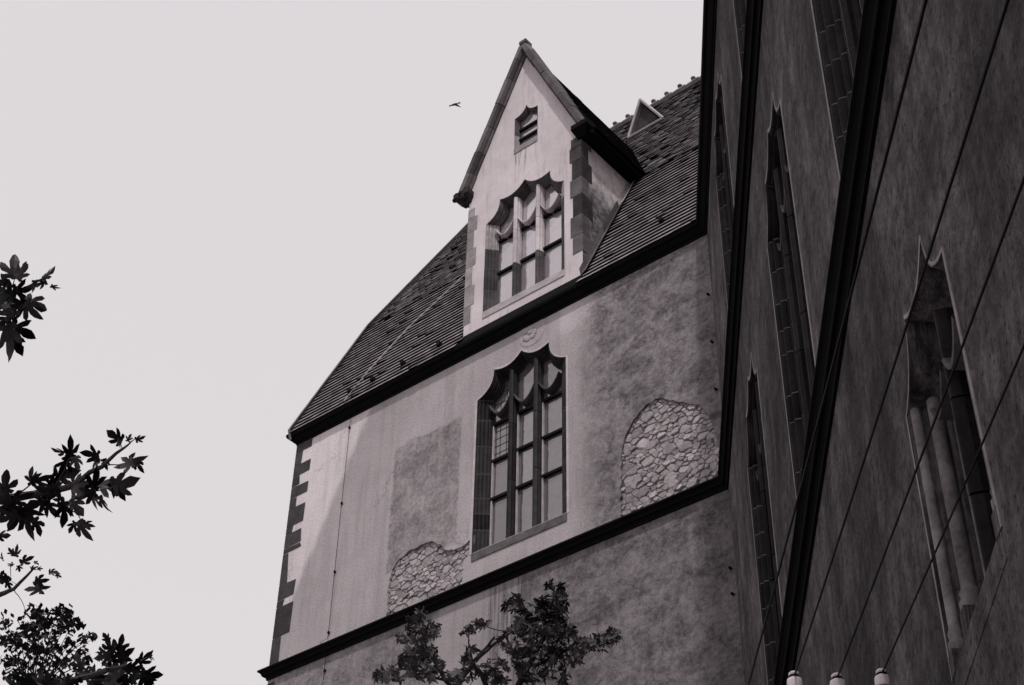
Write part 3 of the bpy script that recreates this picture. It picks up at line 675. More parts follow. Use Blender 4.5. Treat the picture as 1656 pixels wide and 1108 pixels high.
# dormer quoins, right edge (both faces) and left edge
rq = random.Random(9); z = 18.55; k = 0
while z < 21.35:
    h = rq.uniform(.34, .5); L = (.21, .27)[k % 2]+rq.uniform(-.02, .02); dl = (.30, .2)[k % 2]; h = min(h, 21.42-z)
    b = MB(); b.hexa([TM(DX1-L, -.010, z), TM(DX1+.010, -.010, z), TM(DX1+.010, dl, z), TM(DX1-L, .1, z), TM(DX1-L, -.010, z+h-.012), TM(DX1+.010, -.010, z+h-.012), TM(DX1+.010, dl, z+h-.012), TM(DX1-L, .1, z+h-.012)])
    b.build('quoin_stone', M['soot2'] if z > 18.9 and k % 3 else M['coping'], front)
    if rq.random() < .75:
        b = MB(); Ll = (.15, .22)[k % 2]; b.hexa([TM(DX0-.01, -.008, z-.3), TM(DX0+Ll, -.008, z-.3), TM(DX0+Ll, .1, z-.3), TM(DX0-.01, .3, z-.3), TM(DX0-.01, -.008, z+h-.312), TM(DX0+Ll, -.008, z+h-.312), TM(DX0+Ll, .1, z+h-.312), TM(DX0-.01, .3, z+h-.312)])
        b.build('quoin_stone', M['quoin_pale'], front)
    z += h; k += 1
# sloping weathering stone and rubble lumps at the foot of the right cheek
def TC(u, v, z): return Vector((DX1-v, D+u, z+EYE))
b = MB()                                    # lead flashing along cheek and roof
fl = [(KK[0]+(-EV[0])*0, 0)]
for i in range(7):
    s0 = .25+i*.56; s1 = s0+.55; p0, p1 = roof_pt(DX1, s0, LOW), roof_pt(DX1, min(s1, 4.1), LOW)
    o1, o2 = Vector((.012, -.03, .02)), Vector((.16, -.075, .04))
    q = MB(); q.add([p0+o1+Vector((0, -.04, .12)), p0+o1, p0+o2, p1+o2, p1+o1, p1+o1+Vector((0, -.04, .12))], [(0, 1, 4, 5), (1, 2, 3, 4)])
    q.build('flashing', M['lead'] if i > 4 else M['coping'], wing)
# dormer roof: steep slopes, black soffit, coping, kneelers, finial
RZ = 24.72; EX = .27; EZ = 21.42
back_y = KK[0]+(RZ-KK[1])*(RG[0]-KK[0])/(RG[1]-KK[1])
ey = KK[0]+.25
droof = MB()
for f in (1, -1):
    X = (DX1 if f > 0 else DX0)+f*(EX if f > 0 else .10)
    a0, a1, r0_, r1_ = TM(X, .02, EZ), TM(X, ey, EZ), TM(GA[0], .02, RZ), TM(GA[0], back_y+.2, RZ)
    q = [a0, a1, r1_, r0_]; q2 = [p-Vector((0, 0, .10)) for p in q]
    droof.add(q+q2, [(0, 1, 2, 3), (7, 6, 5, 4), (0, 4, 5, 1), (3, 7, 4, 0)] if f > 0 else [(3, 2, 1, 0), (4, 5, 6, 7), (1, 5, 4, 0), (0, 4, 7, 3)])
dr = droof.build('dormer_roof', M['under'], wing)
for f in (1, -1):
    X = (DX1 if f > 0 else DX0)
    b = MB(); b.box(TM, min(X-f*.02, X+f*((EX if f > 0 else .10)-.02)), max(X-f*.02, X+f*((EX if f > 0 else .10)-.02)), -.02, ey+.1, EZ-.10, EZ-.03); b.build('soffit', M['under'], dr)
    # tile courses on the dormer slope
    t = MB(); Xe = X+f*((EX if f > 0 else .10)+.03); dx = (GA[0]-Xe); dz = RZ+.04-EZ; L = math.hypot(dx, dz); nvec = Vector((dz*f, 0, abs(dx))).normalized()
    rr = random.Random(31+f); nr = int(L/.166)
    for i in range(nr):
        t0, t1 = i*.166/L, (i*.166+.19)/L
        zc = EZ+dz*t0; yb = KK[0]+.2+max(0, (zc-KK[1]))*(RG[0]-KK[0])/(RG[1]-KK[1]); y_ = .02
        while y_ < yb:
            e = min(y_+.176, yb+.05); jj = rr.uniform(0, .012)
            P0 = Vector((Xe+dx*t0, D, EYE+EZ+dz*t0)); P1 = Vector((Xe+dx*t1, D, EYE+EZ+dz*t1))
            h0, h1 = nvec*(.03+jj), nvec*.005
            c = [P0+Vector((0, y_, 0))+h0-nvec*.02, P0+Vector((0, e, 0))+h0-nvec*.02, P1+Vector((0, e, 0))+h1-nvec*.006, P1+Vector((0, y_, 0))+h1-nvec*.006, P0+Vector((0, y_, 0))+h0, P0+Vector((0, e, 0))+h0, P1+Vector((0, e, 0))+h1, P1+Vector((0, y_, 0))+h1]
            n0 = len(t.v); t.v += c; t.f += [tuple(k_+n0 for k_ in q_) for q_ in ((4, 5, 6, 7), (0, 1, 5, 4), (3, 0, 4, 7), (1, 2, 6, 5))]; t.m += [0, 1, 1, 1]
            y_ += .18
    tag(t.build('roof_tiles', [M['tile_old'], M['tile_old_edge']], dr), kind='stuff')
rc = random.Random(2)
for f in (1, -1):
    foot = ((DX1 if f > 0 else DX0)+f*.10, 21.56); top = (GA[0]+f*.02, 24.78); L = math.hypot(top[0]-foot[0], top[1]-foot[1])
    d = ((top[0]-foot[0])/L, (top[1]-foot[1])/L); nrm = (d[1]*f, -d[0]*f)   # outward normal of the rake
    s_ = 0
    while s_ < L-.05:
        l = min(rc.uniform(.38, .62), L-s_); l = L-s_ if L-s_-l < .2 else l
        a = (foot[0]+d[0]*(s_+.006), foot[1]+d[1]*(s_+.006)); c = (foot[0]+d[0]*(s_+l-.006), foot[1]+d[1]*(s_+l-.006))
        w0, w1 = -.10+rc.uniform(-.008, .008), .075+rc.uniform(-.008, .008); fr = -.165+rc.uniform(-.008, .008)
        prof = [(w0, .12), (w0, -.03), (w0+.03, -.06), (w0+.03, -.10), (w0+.055, fr), (w1-.02, fr), (w1+.02, -.06), (w1+.02, .12)]
        k = len(prof); vs = []
        for e in (a, c):
            for (q, v) in prof: vs.append(TM(e[0]+nrm[0]*q, v, e[1]+nrm[1]*q))
        fs = [(i, (i+1) % k, k+(i+1) % k, k+i) for i in range(k)]+[tuple(range(k-1, -1, -1)), tuple(range(k, 2*k))]
        mesh_obj('coping_stone', vs, fs, M['coping'], wing); s_ += l
    # kneeler
    X = (DX1 if f > 0 else DX0); b = MB(); xa, xb = sorted((X-f*.10, X+f*.27))
    b.hexa([TM(X-f*.05 if f > 0 else X-.14, -.05, 21.30), TM(X+.14 if f > 0 else X+.05, -.05, 21.30), TM(X+.14 if f > 0 else X+.05, .06, 21.30), TM(X-f*.05 if f > 0 else X-.14, .06, 21.30), TM(xa, -.16, 21.44), TM(xb, -.16, 21.44), TM(xb, .06, 21.44), TM(xa, .06, 21.44)])
    b.box(TM, xa, xb, -.175, .06, 21.445, 21.56); kn = b.build('kneeler', M['string'] if f > 0 else M['soot'], wing)
    if f < 0:                               # weathered crocket on the far kneeler
        b = MB()
        for (dx, dz, r_) in ((-.10, .02, .09), (-.22, .05, .07), (-.05, -.10, .08), (-.28, -.03, .05), (.04, .06, .06), (-.15, -.06, .06)):
            b.lathe(TM(X+dx, -.12, 21.5+dz-r_), [(0, 0), (r_*.8, r_*.4), (r_, r_), (r_*.7, r_*1.6), (0, 2*r_)], 8)
        b.build('crocket', M['soot'], kn)
b = MB(); b.hexa([TM(GA[0]-.10, -.16, 24.66), TM(GA[0]+.10, -.16, 24.66), TM(GA[0]+.10, .08, 24.66), TM(GA[0]-.10, .08, 24.66), TM(GA[0]-.06, -.12, 24.86), TM(GA[0]+.06, -.12, 24.86), TM(GA[0]+.06, .04, 24.86), TM(GA[0]-.06, .04, 24.86)])
b.box(TM, GA[0]-.085, GA[0]+.085, -.14, .06, 24.863, 24.95); b.build('finial', M['coping'], wing)

# ------------------------------------------------------------------ right-hand wing
UPW = [(2.32, 13.35), (6.30, 13.35)]; UPC = [3.25, 7.30, 11.3, 15.3, 19.3]
MIDC = [3.87, 7.78, 11.77, 15.7, 19.6]
LOWC = [(12.20, .66), (16.9, .66)]
holes2 = []
specs = []
for c in UPC: specs.append(('up', c, 13.35, 16.38, HW, HIN, CUSP3, ICUSP3, .20, 3))
for c in MIDC: specs.append(('mid', c, 7.75, 10.86, HW, HIN, CUSP3, ICUSP3, .20, 3))
C2 = [(-.32, .40), (.32, .40)]; IC2 = [(-.22, .22), (.22, .22)]
for c, h in LOWC: specs.append(('low', c, 3.66, 5.22, h, .37, C2, IC2, .34, 2))
for (nm, c, si, sp, hw, hi, cu, ic, dp, nl) in specs: holes2.append(outl(dict(cx=c, sill=si, spring=sp), hw, cu))
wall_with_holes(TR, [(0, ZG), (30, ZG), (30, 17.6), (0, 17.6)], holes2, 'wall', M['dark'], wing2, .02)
ords = {'up': 'top-storey', 'mid': 'middle-storey', 'low': 'ground-storey'}
for (nm, c, si, sp, hw, hi, cu, ic, dp, nl) in specs:
    if c > 14: lab = None
    lv = [si+1.0, si+1.75, si+2.5] if nl == 3 else [si+.55, si+1.1]
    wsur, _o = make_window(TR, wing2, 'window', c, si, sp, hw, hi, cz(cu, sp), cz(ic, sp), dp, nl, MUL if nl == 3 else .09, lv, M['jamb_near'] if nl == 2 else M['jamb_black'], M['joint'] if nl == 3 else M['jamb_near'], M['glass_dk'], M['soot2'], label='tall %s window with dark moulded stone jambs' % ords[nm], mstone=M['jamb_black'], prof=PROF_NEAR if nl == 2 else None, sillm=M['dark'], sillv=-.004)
    fillet(TR, c, si, sp, hw, cu, M['fillet_dark'], wing2, .05 if nl == 3 else .03)
    if nl == 2:                             # round shafts standing in the splay, on stepped bases
        for side in (-1, 1):
            for (sh_, r_, z0, zt) in ((.13, .030, si+.10, sp+.10), (.40, .042, si+.28, sp+.16), (.68, .036, si+.05, sp+.10), (.90, .026, si+.20, sp+.05)):
                u = c+side*(hw+(hi-hw)*sh_); v = dp*(sh_+.01)-r_*.35; q = MB()
                ring = [(r_*1.5, 0), (r_*1.55, .05), (r_*1.2, .07), (r_*1.35, .10), (r_*1.0, .13), (r_, .16), (r_*.97, zt-z0-.03), (r_*.6, zt-z0), (0, zt-z0+.01)]
                q.lathe(TR(u, v, z0), ring, 12); q.build('shaft', M['shaft'], wsur, True)
                q = MB(); q.box(TR, u-r_*1.6, u+r_*1.6, v-r_*1.5, v+.08, si-.02, z0); q.build('shaft_base', M['jamb_near'], wsur)
# far gable and rear of the right-hand wing, its roof
b = MB(); b.add([TR(30, 0, ZG), TR(30, 10, ZG), TR(30, 10, 17.6), TR(30, 5.4, 28.2), TR(30, 0, 17.6)], [(0, 1, 2, 3, 4)]); b.add([TR(30, 10, ZG), TR(6, 10, ZG), TR(6, 10, 17.6), TR(30, 10, 17.6)], [(0, 1, 2, 3)]); b.build('rear_wall', M['dark'], wing2)
b = MB(); b.add([TR(-6, -.16, 17.66), TR(30.1, -.16, 17.66), TR(30.1, 5.4, 28.3), TR(-6, 5.4, 28.3), TR(30.1, 10.2, 17.66), TR(-6, 10.2, 17.66)], [(0, 1, 2, 3), (3, 2, 4, 5)]); b.build('roof', M['tile'], wing2)

# ------------------------------------------------------------------ overhead wires: bracket with four insulators on the right-hand wing
INS = [(1205, 1112), (1283, 1083), (1352, 1086), (1424, 1079)]
ins_pts = []
t_br = 11.6
for (px, py) in INS:                        # bracket arm stands square to the wall at t = t_br
    d = ray(px, py); base = TR(t_br, 0, 0)-Vector((0, 0, EYE)); k = base.dot(WD)/d.dot(WD)
    ins_pts.append(d*k+Vector((0, 0, EYE)))
zb = sum(p.z for p in ins_pts[1:])/3-.12
br = empty('insulator_bracket', TR(t_br, 0, zb-EYE)); tag(br, 'iron wall bracket carrying four white porcelain insulators at the bottom right', 'bracket')
def lat(p): return (p-TR(t_br, 0, 0)).dot(WN)
lo_v = min(lat(p) for p in ins_pts)-.12
b = MB(); b.box(TR, t_br-.03, t_br+.03, lo_v, .02, zb-EYE-.10, zb-EYE-.04); b.build('arm', M['iron'], br)
b = MB(); b.tube([TR(t_br, lo_v*.75, zb-EYE-.10), TR(t_br, .02, zb-EYE-.75)], .02, 8); b.build('brace', M['iron'], br)
for p in ins_pts:
    v = lat(p); q = TR(t_br, v, zb-EYE-.05)
    b = MB(); q.z = zb-.05
    base = Vector((q.x, q.y, p.z-.108)) if abs(p.z-zb-.12) < .1 else Vector((q.x, q.y, zb+.07))
    def sc(pr): return [(a_*1.0, h_*.76) for a_, h_ in pr]
    b.lathe(base, sc([(.028, .012), (.030, .0), (.037, 0), (.0385, .012), (.038, .055), (.035, .072), (.024, .080), (.020, .090), (.021, .096), (.0265, .102), (.0265, .112), (.020, .122), (.0, .125)]), 20)
    io = b.build('insulator', M['porcelain'], br, True)
    b = MB(); b.lathe(base, [(0, .02), (.0275, .02), (.0275, .004), (.013, -.005), (.013, -.16-(base.z-zb)+.0)], 12); b.build('pin', M['iron'], io)
    b = MB(); b.lathe(base, sc([(.0195, .081), (.0255, .085), (.0255, .096), (.0195, .1)]), 14); b.build('wire_tie', M['iron'], io)
    p.x, p.y, p.z = base.x, base.y, base.z+.069
WV = ray(888, 2300).normalized()            # all four run the same way
WLAB = ['thin overhead wire running to the leftmost white insulator', 'thin overhead wire running to the second white insulator from the left', 'thin overhead wire running to the third white insulator from the left', 'thin overhead wire running to the rightmost white insulator']
ends = []
for p, lb in zip(ins_pts, WLAB):
    b = MB(); n = 28; L = 24
    pts = [p-WV*(L*i/n)+Vector((0, 0, .0030*(L*i/n)**2)) for i in range(n+1)]
    b.tube(pts, .0050, 6); tag(b.build('overhead_wire', M['iron']), lb, 'wire', 'four overhead wires'); ends.append(pts[-1])
# pole behind the camera that takes the other end
mid = sum(ends, Vector())/4
pole = empty('utility_pole', (mid.x, mid.y, 0)); tag(pole, 'wooden pole behind the viewer carrying the other end of the wires', 'pole')
b = MB(); b.tube([(mid.x, mid.y, 0), (mid.x, mid.y, mid.z+.5)], [.13, .10], 12); b.build('pole', M['bark'], pole)
a0, a1 = ends[0], ends[-1]; ad = (a1-a0); ad.z = 0; ad.normalize()
b = MB(); b.tube([mid-ad*.7-Vector((0, 0, .06)), mid+ad*.7-Vector((0, 0, .06))], .05, 8); b.build('crossarm', M['bark'], pole)

# ------------------------------------------------------------------ trees
def leaf_mesh(seed, name, mat, lobes=5):
    """maple leaf, stalk at the origin, blade along +y, about 1 long"""
    rnd = random.Random(seed)
    out = [(0, 0), (.12, .03), (.30, -.02), (.46, .08), (.38, .19), (.19, .22), (.42, .31), (.58, .50), (.60, .68), (.38, .61), (.16, .44), (.22, .60), (.22, .78), (.11, .95), (0, 1.08)]
    kx = rnd.uniform(.55, .95)
    out = [(x*kx*rnd.uniform(.88, 1.1), y+rnd.uniform(-.03, .03)) for x, y in out]; out[0] = (0, 0); out[-1] = (0, out[-1][1])
    left = [(-x*rnd.uniform(.85, 1.1), y+rnd.uniform(-.03, .03)) for x, y in out]; left[0] = out[0]; left[-1] = out[-1]
    fold = rnd.uniform(.1, .55); droop = rnd.uniform(.0, .4)
    def P(x, y): return (x, y, abs(x)*fold-droop*y*y+.05*math.sin(7*x+3*y))
    vs = []; fs = []
    for half in (out, left):
        pl = half+[(0, .8), (0, .5), (0, .22)]; n0 = len(vs); vs += [P(*p) for p in pl]
        fs += [tuple(i+n0 for i in t) for t in tessellate_polygon([[Vector((p[0], p[1], 0)) for p in pl]])]
    me = bpy.data.meshes.new(name); me.from_pydata(vs, [], fs); me.materials.append(mat); me.update(); return me
def leaf_obj(me, pos, size, direc, normal, parent, L):
    y = direc.normalized(); z = (normal-y*normal.dot(y)).normalized(); x = y.cross(z)
    o = bpy.data.objects.new('leaf', me); COL.objects.link(o); o.parent = parent
    o.matrix_local = Matrix(((x.x*size, y.x*size, z.x*size, pos.x-L.x), (x.y*size, y.y*size, z.y*size, pos.y-L.y), (x.z*size, y.z*size, z.z*size, pos.z-L.z), (0, 0, 0, 1)))
    return o
def scr(dx, dy): return rt*dx-up*dy          # image-plane direction
def limb(b, pts, r0, r1, seed=0, n=6):
    rnd = random.Random(seed); out = [Vector(pts[0])]
    for a, c in zip(pts[:-1], pts[1:]):
        a, c = Vector(a), Vector(c); L = (c-a).length
        for k in (1, 2, 3):
            q = a.lerp(c, k/3)
            if k < 3: q += Vector((rnd.uniform(-1, 1), rnd.uniform(-1, 1), rnd.uniform(-1, 1)))*L*.035
            out.append(q)
    m = len(out); b.tube(out, [r0+(r1-r0)*i/(m-1) for i in range(m)], n)
rt_ = random.Random(21)
# --- near maple on the left: dark leaves against the sky, a branch at about 8 m
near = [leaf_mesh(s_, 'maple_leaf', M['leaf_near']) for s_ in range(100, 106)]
DN = 8.0
nb = at(-420, 1300, DN+.6); tr1 = empty('maple_tree', (nb.x, nb.y, 0)); tag(tr1, 'near maple reaching in from the left, large dark leaves against the sky', 'tree')
L1 = Vector((nb.x, nb.y, 0))
b = MB(); limb(b, [(nb.x, nb.y, 0), nb, at(-400, 900, DN+.4), at(-380, 500, DN+.3), at(-390, 100, DN+.2)], .20, .05, 3, 12); b.build('trunk', M['bark'], tr1)
BR = [([(-395, 720), (-200, 560), (-40, 500), (15, 480), (50, 462), (80, 446)], .030, .0025), ([(-40, 500), (10, 520), (25, 545)], .008, .002), ([(15, 480), (24, 450)], .005, .002),
      ([(-400, 880), (-150, 830), (0, 808), (55, 800), (112, 788), (165, 755), (200, 725), (218, 710)], .035, .0022), ([(55, 800), (85, 815), (125, 830), (133, 845)], .006, .0018), ([(112, 788), (150, 795), (180, 790)], .006, .002), ([(0, 808), (30, 830), (45, 845)], .007, .002), ([(85, 795), (105, 760), (115, 735)], .006, .002), ([(165, 755), (205, 748)], .004, .0018), ([(20, 805), (48, 785), (62, 772)], .005, .002),
      ([(-400, 1030), (-120, 985), (0, 962), (22, 953), (52, 922), (58, 918)], .022, .0016), ([(22, 953), (34, 970), (42, 990)], .0025, .0012), ([(17, 915), (17, 940), (32, 948)], .002, .001),
      ([(-390, 1180), (-60, 1140), (90, 1112), (170, 1085), (215, 1075), (240, 1062)], .03, .002), ([(170, 1085), (180, 1055), (190, 1042)], .004, .002), ([(90, 1112), (130, 1095), (150, 1090)], .005, .002), ([(150, 1100), (215, 1098), (245, 1092)], .005, .002)]
for i, (pl, ra, rb) in enumerate(BR):
    b = MB(); limb(b, [at(x, y, DN+.05*math.sin(x*.03)) for x, y in pl], ra, rb, 40+i, 7); b.build('branch', M['bark'], tr1)
# (px, py of the leaf centre, length px, pointing angle: 0 right, 90 up)
NL = [(22, 434, 46, 95), (36, 440, 34, 55), (78, 442, 32, 20), (66, 459, 26, 200), (88, 465, 16, -20), (56, 462, 22, -80), (35, 470, 36, 10), (8, 474, 46, 170), (56, 492, 52, -25), (50, 500, 40, -60), (26, 496, 44, 200), (16, 548, 58, -75), (34, 534, 44, -10), (5, 520, 46, 210), (24, 556, 40, -50), (2, 492, 40, 180), (12, 500, 40, 130), (0, 455, 30, 150),
      (187, 706, 32, 140), (208, 709, 14, 80), (226, 709, 18, 25), (192, 718, 20, 250), (217, 744, 42, 10), (205, 752, 30, 210), (224, 752, 28, -60), (150, 735, 30, 165), (154, 750, 30, 220), (170, 750, 22, -80), (114, 726, 40, 75), (98, 730, 30, 170), (104, 752, 34, 230), (124, 748, 26, -80), (106, 768, 44, 30), (65, 774, 38, 10), (49, 772, 30, 110), (9, 782, 40, 80), (78, 790, 42, 190), (128, 788, 40, 20), (154, 778, 38, 60), (174, 786, 46, -10), (200, 782, 46, 5), (190, 792, 40, -50), (152, 808, 42, -80), (168, 814, 36, -60), (104, 828, 40, -85), (122, 820, 36, -40), (135, 856, 42, -70), (117, 852, 22, 230), (142, 848, 24, -15), (44, 846, 48, -80), (60, 850, 34, -55), (27, 842, 42, 230), (12, 838, 46, 200), (6, 812, 46, 170), (32, 806, 40, 20), (62, 814, 40, 200), (82, 822, 40, -40), (4, 866, 24, -10), (95, 802, 40, 150), (20, 826, 40, -90), (75, 800, 36, 80), (140, 800, 36, 200), (52, 826, 40, -20), (118, 778, 34, 120), (90, 776, 34, 40), (2, 796, 36, 120),
      (26, 892, 22, 80), (18, 893, 14, 120), (42, 906, 26, 20), (54, 919, 13, -10), (17, 913, 12, 160), (31, 919, 12, -70), (58, 910, 11, -20), (86, 926, 17, 10), (94, 931, 11, -25), (6, 938, 28, 220), (14, 946, 20, -60), (4, 902, 15, 120), (56, 952, 30, 170), (66, 950, 26, -10), (66, 939, 24, 5), (2, 930, 16, 60), (64, 920, 9, 0), (38, 998, 9, -90), (42, 988, 7, -60),
      (176, 1044, 34, 110), (194, 1042, 30, 75), (172, 1031, 18, 130), (186, 1062, 36, 20), (168, 1062, 28, 200), (233, 1066, 30, 20), (244, 1062, 16, -20), (197, 1078, 46, 60), (175, 1084, 44, 200), (214, 1076, 40, 20), (244, 1092, 36, -15), (236, 1103, 40, -60), (216, 1100, 44, 240), (186, 1099, 44, 200), (146, 1090, 42, 160), (152, 1104, 42, 220), (128, 1072, 34, 100), (120, 1104, 32, 200), (226, 1086, 36, -10), (200, 1060, 30, 30), (205, 1108, 44, -60), (170, 1108, 44, -90), (60, 1104, 44, 160), (85, 1108, 44, 20), (40, 1108, 44, 200), (105, 1096, 36, 100), (20, 1106, 40, 180)]
for (px, py, sz, an) in NL:
    a = R(an+rt_.uniform(-12, 12)); size = sz/FPX*DN*.92; di = scr(math.cos(a), -math.sin(a)) + fw*rt_.uniform(-.35, .35)
    nm_ = (-fw + scr(rt_.uniform(-1.1, 1.1), rt_.uniform(-1.1, 1.1))).normalized()*(1 if rt_.random() < .8 else -1)
    pos = at(px, py, DN+rt_.uniform(-.18, .18)) - di.normalized()*size*.45
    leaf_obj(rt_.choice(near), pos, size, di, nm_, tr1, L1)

# --- maple in front of the main wall
mid_l = [leaf_mesh(s_, 'maple_leaf', M['leaf']) for s_ in range(200, 206)]
DM = 15.0
tb = at(815, 1420, DM); tr2 = empty('maple_tree', (tb.x, tb.y, 0)); tag(tr2, 'leafy maple top rising in front of the pale wall at the bottom centre', 'tree'); L2 = Vector((tb.x, tb.y, 0))
b = MB(); limb(b, [(tb.x, tb.y, 0), (tb.x+.1, tb.y, tb.z*.5), tb, at(812, 1230, DM), at(800, 1130, DM)], .17, .05, 5, 10); b.build('trunk', M['bark'], tr2)
BR2 = [([(806, 1160), (850, 1085), (880, 1030), (893, 985), (897, 950)], .04, .006), ([(800, 1130), (765, 1075), (785, 1050), (800, 1030)], .03, .01), ([(740, 1108), (770, 1066), (795, 1045), (830, 1020)], .028, .008), ([(860, 1080), (920, 1050), (960, 1036), (998, 1026)], .02, .004), ([(806, 1180), (720, 1100), (690, 1050), (682, 1000)], .03, .005), ([(720, 1100), (660, 1080), (615, 1092)], .015, .004), ([(880, 1030), (850, 1005), (828, 978)], .012, .004), ([(765, 1075), (758, 1040), (757, 1018)], .010, .004), ([(812, 1200), (900, 1120), (915, 1080)], .02, .006), ([(830, 1020), (800, 1018), (778, 1012)], .008, .003)]
for i, (pl, ra, rb) in enumerate(BR2):
    b = MB(); limb(b, [at(x, y, DM+.12*math.sin(x*.05)) for x, y in pl], ra, rb, 70+i, 7); b.build('branch', M['bark'], tr2)
CL = [(897, 953, 15, 14, 8), (906, 970, 13, 12, 7), (884, 985, 26, 20, 24), (905, 996, 18, 16, 14), (828, 976, 15, 13, 9), (845, 995, 14, 12, 6), (862, 1012, 30, 20, 24), (900, 1032, 32, 26, 32), (835, 1038, 30, 24, 22), (780, 1012, 13, 6, 6), (757, 1022, 9, 9, 5), (766, 1054, 14, 10, 6), (870, 1072, 42, 30, 44), (940, 1046, 14, 10, 8), (965, 1040, 16, 11, 11), (988, 1030, 13, 10, 12), (928, 1066, 12, 10, 5), (680, 993, 5, 8, 4), (668, 1010, 11, 9, 7), (698, 1022, 14, 12, 9), (676, 1028, 16, 10, 9), (655, 1033, 10, 8, 5), (682, 1056, 28, 14, 20), (655, 1070, 14, 8, 7), (690, 1082, 30, 20, 22), (745, 1092, 28, 14, 14), (800, 1085, 26, 22, 18), (640, 1092, 24, 10, 12), (912, 1098, 10, 12, 6), (616, 1092, 10, 6, 5), (755, 1072, 9, 9, 3)]
rl = random.Random(77); nobj = 0; extra = MB()
for (cx, cy, rx, ry, n_) in CL:
    for _ in range(int(n_*2.9)):
        while True:
            u, v = rl.uniform(-1, 1), rl.uniform(-1, 1)
            if u*u+v*v < 1: break
        px, py = cx+u*rx, cy+v*ry; size = rl.uniform(.07, .13)
        a = rl.uniform(0, 2*math.pi); di = scr(math.cos(a), math.sin(a)*.8+.35)+fw*rl.uniform(-.6, .6)
        nrm = (Vector((0, 0, 1))*rl.uniform(.3, 1.2)+scr(rl.uniform(-.8, .8), rl.uniform(-.8, .8))-fw*rl.uniform(.1, .9)).normalized()
        pos = at(px, py, DM+rl.uniform(-.5, .5))-di.normalized()*size*.45
        me = rl.choice(mid_l)
        if nobj < 300: leaf_obj(me, pos, size, di, nrm, tr2, L2); nobj += 1
        else:
            y = di.normalized(); z = (nrm-y*nrm.dot(y)).normalized(); x = y.cross(z)
            extra.add([pos+(x*q.co.x+y*q.co.y+z*q.co.z)*size for q in me.vertices], [tuple(p.vertices) for p in me.polygons])
for _ in range(2200):                       # the rest of the crown, below the picture
    px, py = rl.gauss(815, 130), rl.uniform(1120, 1420); size = rl.uniform(.08, .13)
    pos = at(px, py, DM+rl.gauss(0, .7)); di = Vector((rl.uniform(-1, 1), rl.uniform(-1, 1), rl.uniform(-.8, .3))).normalized(); nrm = Vector((rl.uniform(-.6, .6), rl.uniform(-.6, .6), 1))
    me = rl.choice(mid_l); y = di; z = (nrm-y*nrm.dot(y)).normalized(); x = y.cross(z)
    extra.add([pos+(x*q.co.x+y*q.co.y+z*q.co.z)*size for q in me.vertices], [tuple(p.vertices) for p in me.polygons])
tag(extra.build('crown', M['leaf'], tr2), kind='stuff')

# --- small-leaved tree far behind on the left
DF = 30.0
fb = at(20, 1300, DF); tr3 = empty('lime_tree', (fb.x, fb.y, 0)); tag(tr3, 'distant small-leaved tree crown in the bottom left corner', 'tree')
b = MB(); limb(b, [(fb.x, fb.y, 0), (fb.x, fb.y, fb.z*.55), fb, at(40, 1180, DF), at(55, 1090, DF)], .35, .07, 8, 10); b.build('trunk', M['bark'], tr3)
CF = [(60, 992, 16, 10, 45), (66, 1008, 14, 12, 60), (98, 988, 14, 8, 36), (108, 994, 10, 8, 22), (95, 1005, 16, 8, 34), (122, 1008, 12, 7, 26), (45, 1012, 12, 9, 30), (10, 1005, 8, 10, 16), (30, 1030, 24, 12, 55), (70, 1028, 22, 10, 46), (105, 1018, 16, 7, 26), (10, 1040, 14, 12, 34), (50, 1050, 26, 12, 60), (90, 1048, 22, 12, 46), (115, 1040, 10, 8, 18), (135, 1035, 8, 8, 14), (146, 1028, 8, 5, 10), (20, 1070, 22, 12, 50), (60, 1075, 26, 12, 50), (100, 1072, 24, 12, 46), (135, 1060, 14, 12, 26), (30, 1095, 26, 12, 46), (90, 1098, 30, 10, 46), (140, 1085, 16, 12, 26), (160, 1060, 6, 6, 6), (155, 1030, 6, 3, 5)]
lb_ = MB(); cr = MB(); rf = random.Random(5)
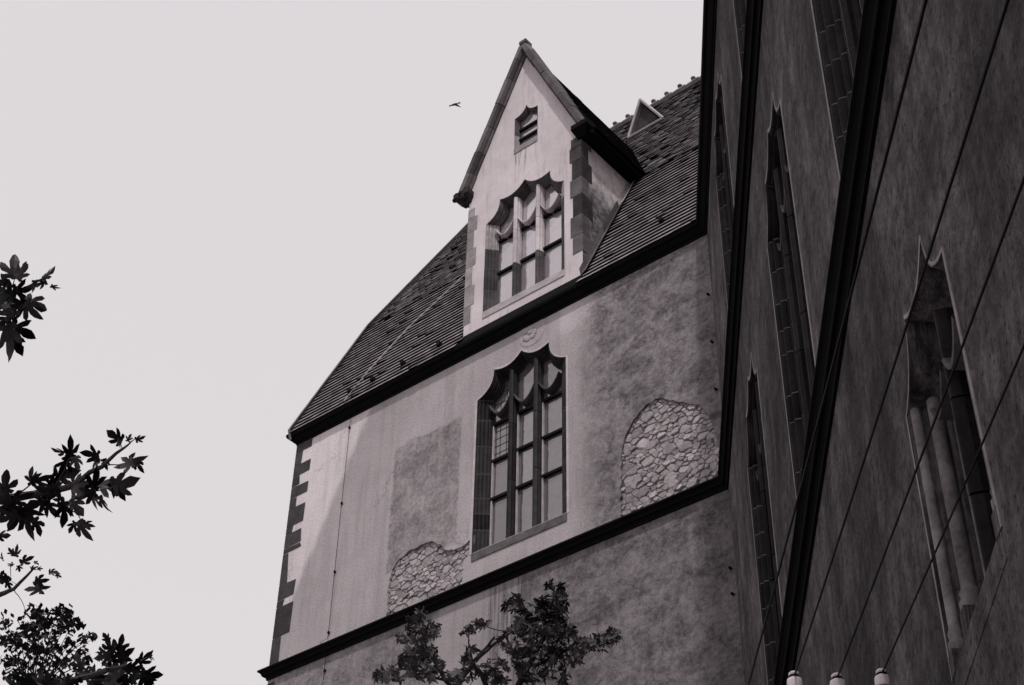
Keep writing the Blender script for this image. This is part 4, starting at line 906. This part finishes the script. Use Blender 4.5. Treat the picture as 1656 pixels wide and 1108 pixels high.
for (cx, cy, rx, ry, n_) in CF:
    limb(lb_, [at(50+rf.uniform(-10, 10), 1125, DF), at((cx+50)/2, (cy+1115)/2, DF+rf.uniform(-.5, .5)), at(cx, cy, DF)], .02, .004, cx, 5)
    for _ in range(int(n_*1.5)):
        px, py = cx+rf.gauss(0, rx*.55), cy+rf.gauss(0, ry*.55); s_ = rf.uniform(.04, .075)
        pos = at(px, py, DF+rf.gauss(0, .8)); x = scr(rf.uniform(-1, 1), rf.uniform(-1, 1)).normalized(); y = (scr(-x.dot(up), 0)+fw*rf.uniform(-.8, .8)+scr(rf.uniform(-1, 1), rf.uniform(-1, 1))*.6).normalized()
        cr.add([pos-x*s_, pos+y*s_*.7, pos+x*s_*1.1, pos-y*s_*.7], [(0, 1, 2, 3)])
for _ in range(2500):
    px, py = rf.gauss(40, 110), rf.uniform(1118, 1420); s_ = rf.uniform(.05, .09); pos = at(px, py, DF+rf.gauss(0, 1.5)); x = scr(rf.uniform(-1, 1), rf.uniform(-1, 1)).normalized(); y = (x.cross(fw)+fw*rf.uniform(-.8, .8)).normalized()
    cr.add([pos-x*s_, pos+y*s_*.7, pos+x*s_*1.1, pos-y*s_*.7], [(0, 1, 2, 3)])
lb_.build('branches', M['bark'], tr3); tag(cr.build('crown', M['leaf_small'], tr3), kind='stuff')

# ------------------------------------------------------------------ bird
bp = at(735, 169, 56); b = MB()
hd = scr(-.8, .25).normalized(); sp = scr(.35, .8).normalized()
b.lathe(bp-hd*.14, [(0, 0), (.02, .03), (.035, .09), (.042, .15), (.033, .21), (.022, .235), (.024, .26), (.012, .285), (0, .31)], 10, hd)
for wv_, k in ((scr(-.75, .45)-fw*.3, 1), (scr(.8, .5)-fw*.3, 1)):
    wv_ = wv_.normalized(); c = bp+hd*.03
    P = [c+hd*.05, c-hd*.06, c+wv_*.12-hd*.05+scr(0, -.05), c+wv_*.12+hd*.06+scr(0, -.05), c+wv_*.26-hd*.06+scr(0, -.01)]
    Q = [p-up*.008 for p in P]
    b.add(P+Q, [(0, 1, 2, 3), (3, 2, 4), (8, 7, 6, 5), (9, 7, 8), (0, 3, 8, 5), (1, 6, 7, 2), (3, 4, 9, 8), (2, 7, 9, 4)])
tl = bp-hd*.12; b.add([tl+sp*.015, tl-sp*.015, tl-hd*.09-sp*.035, tl-hd*.09+sp*.035], [(0, 1, 2, 3)])
bo = b.build('bird', M['feather']); tag(bo, 'small dark bird flying in the pale sky left of the gable', 'bird')
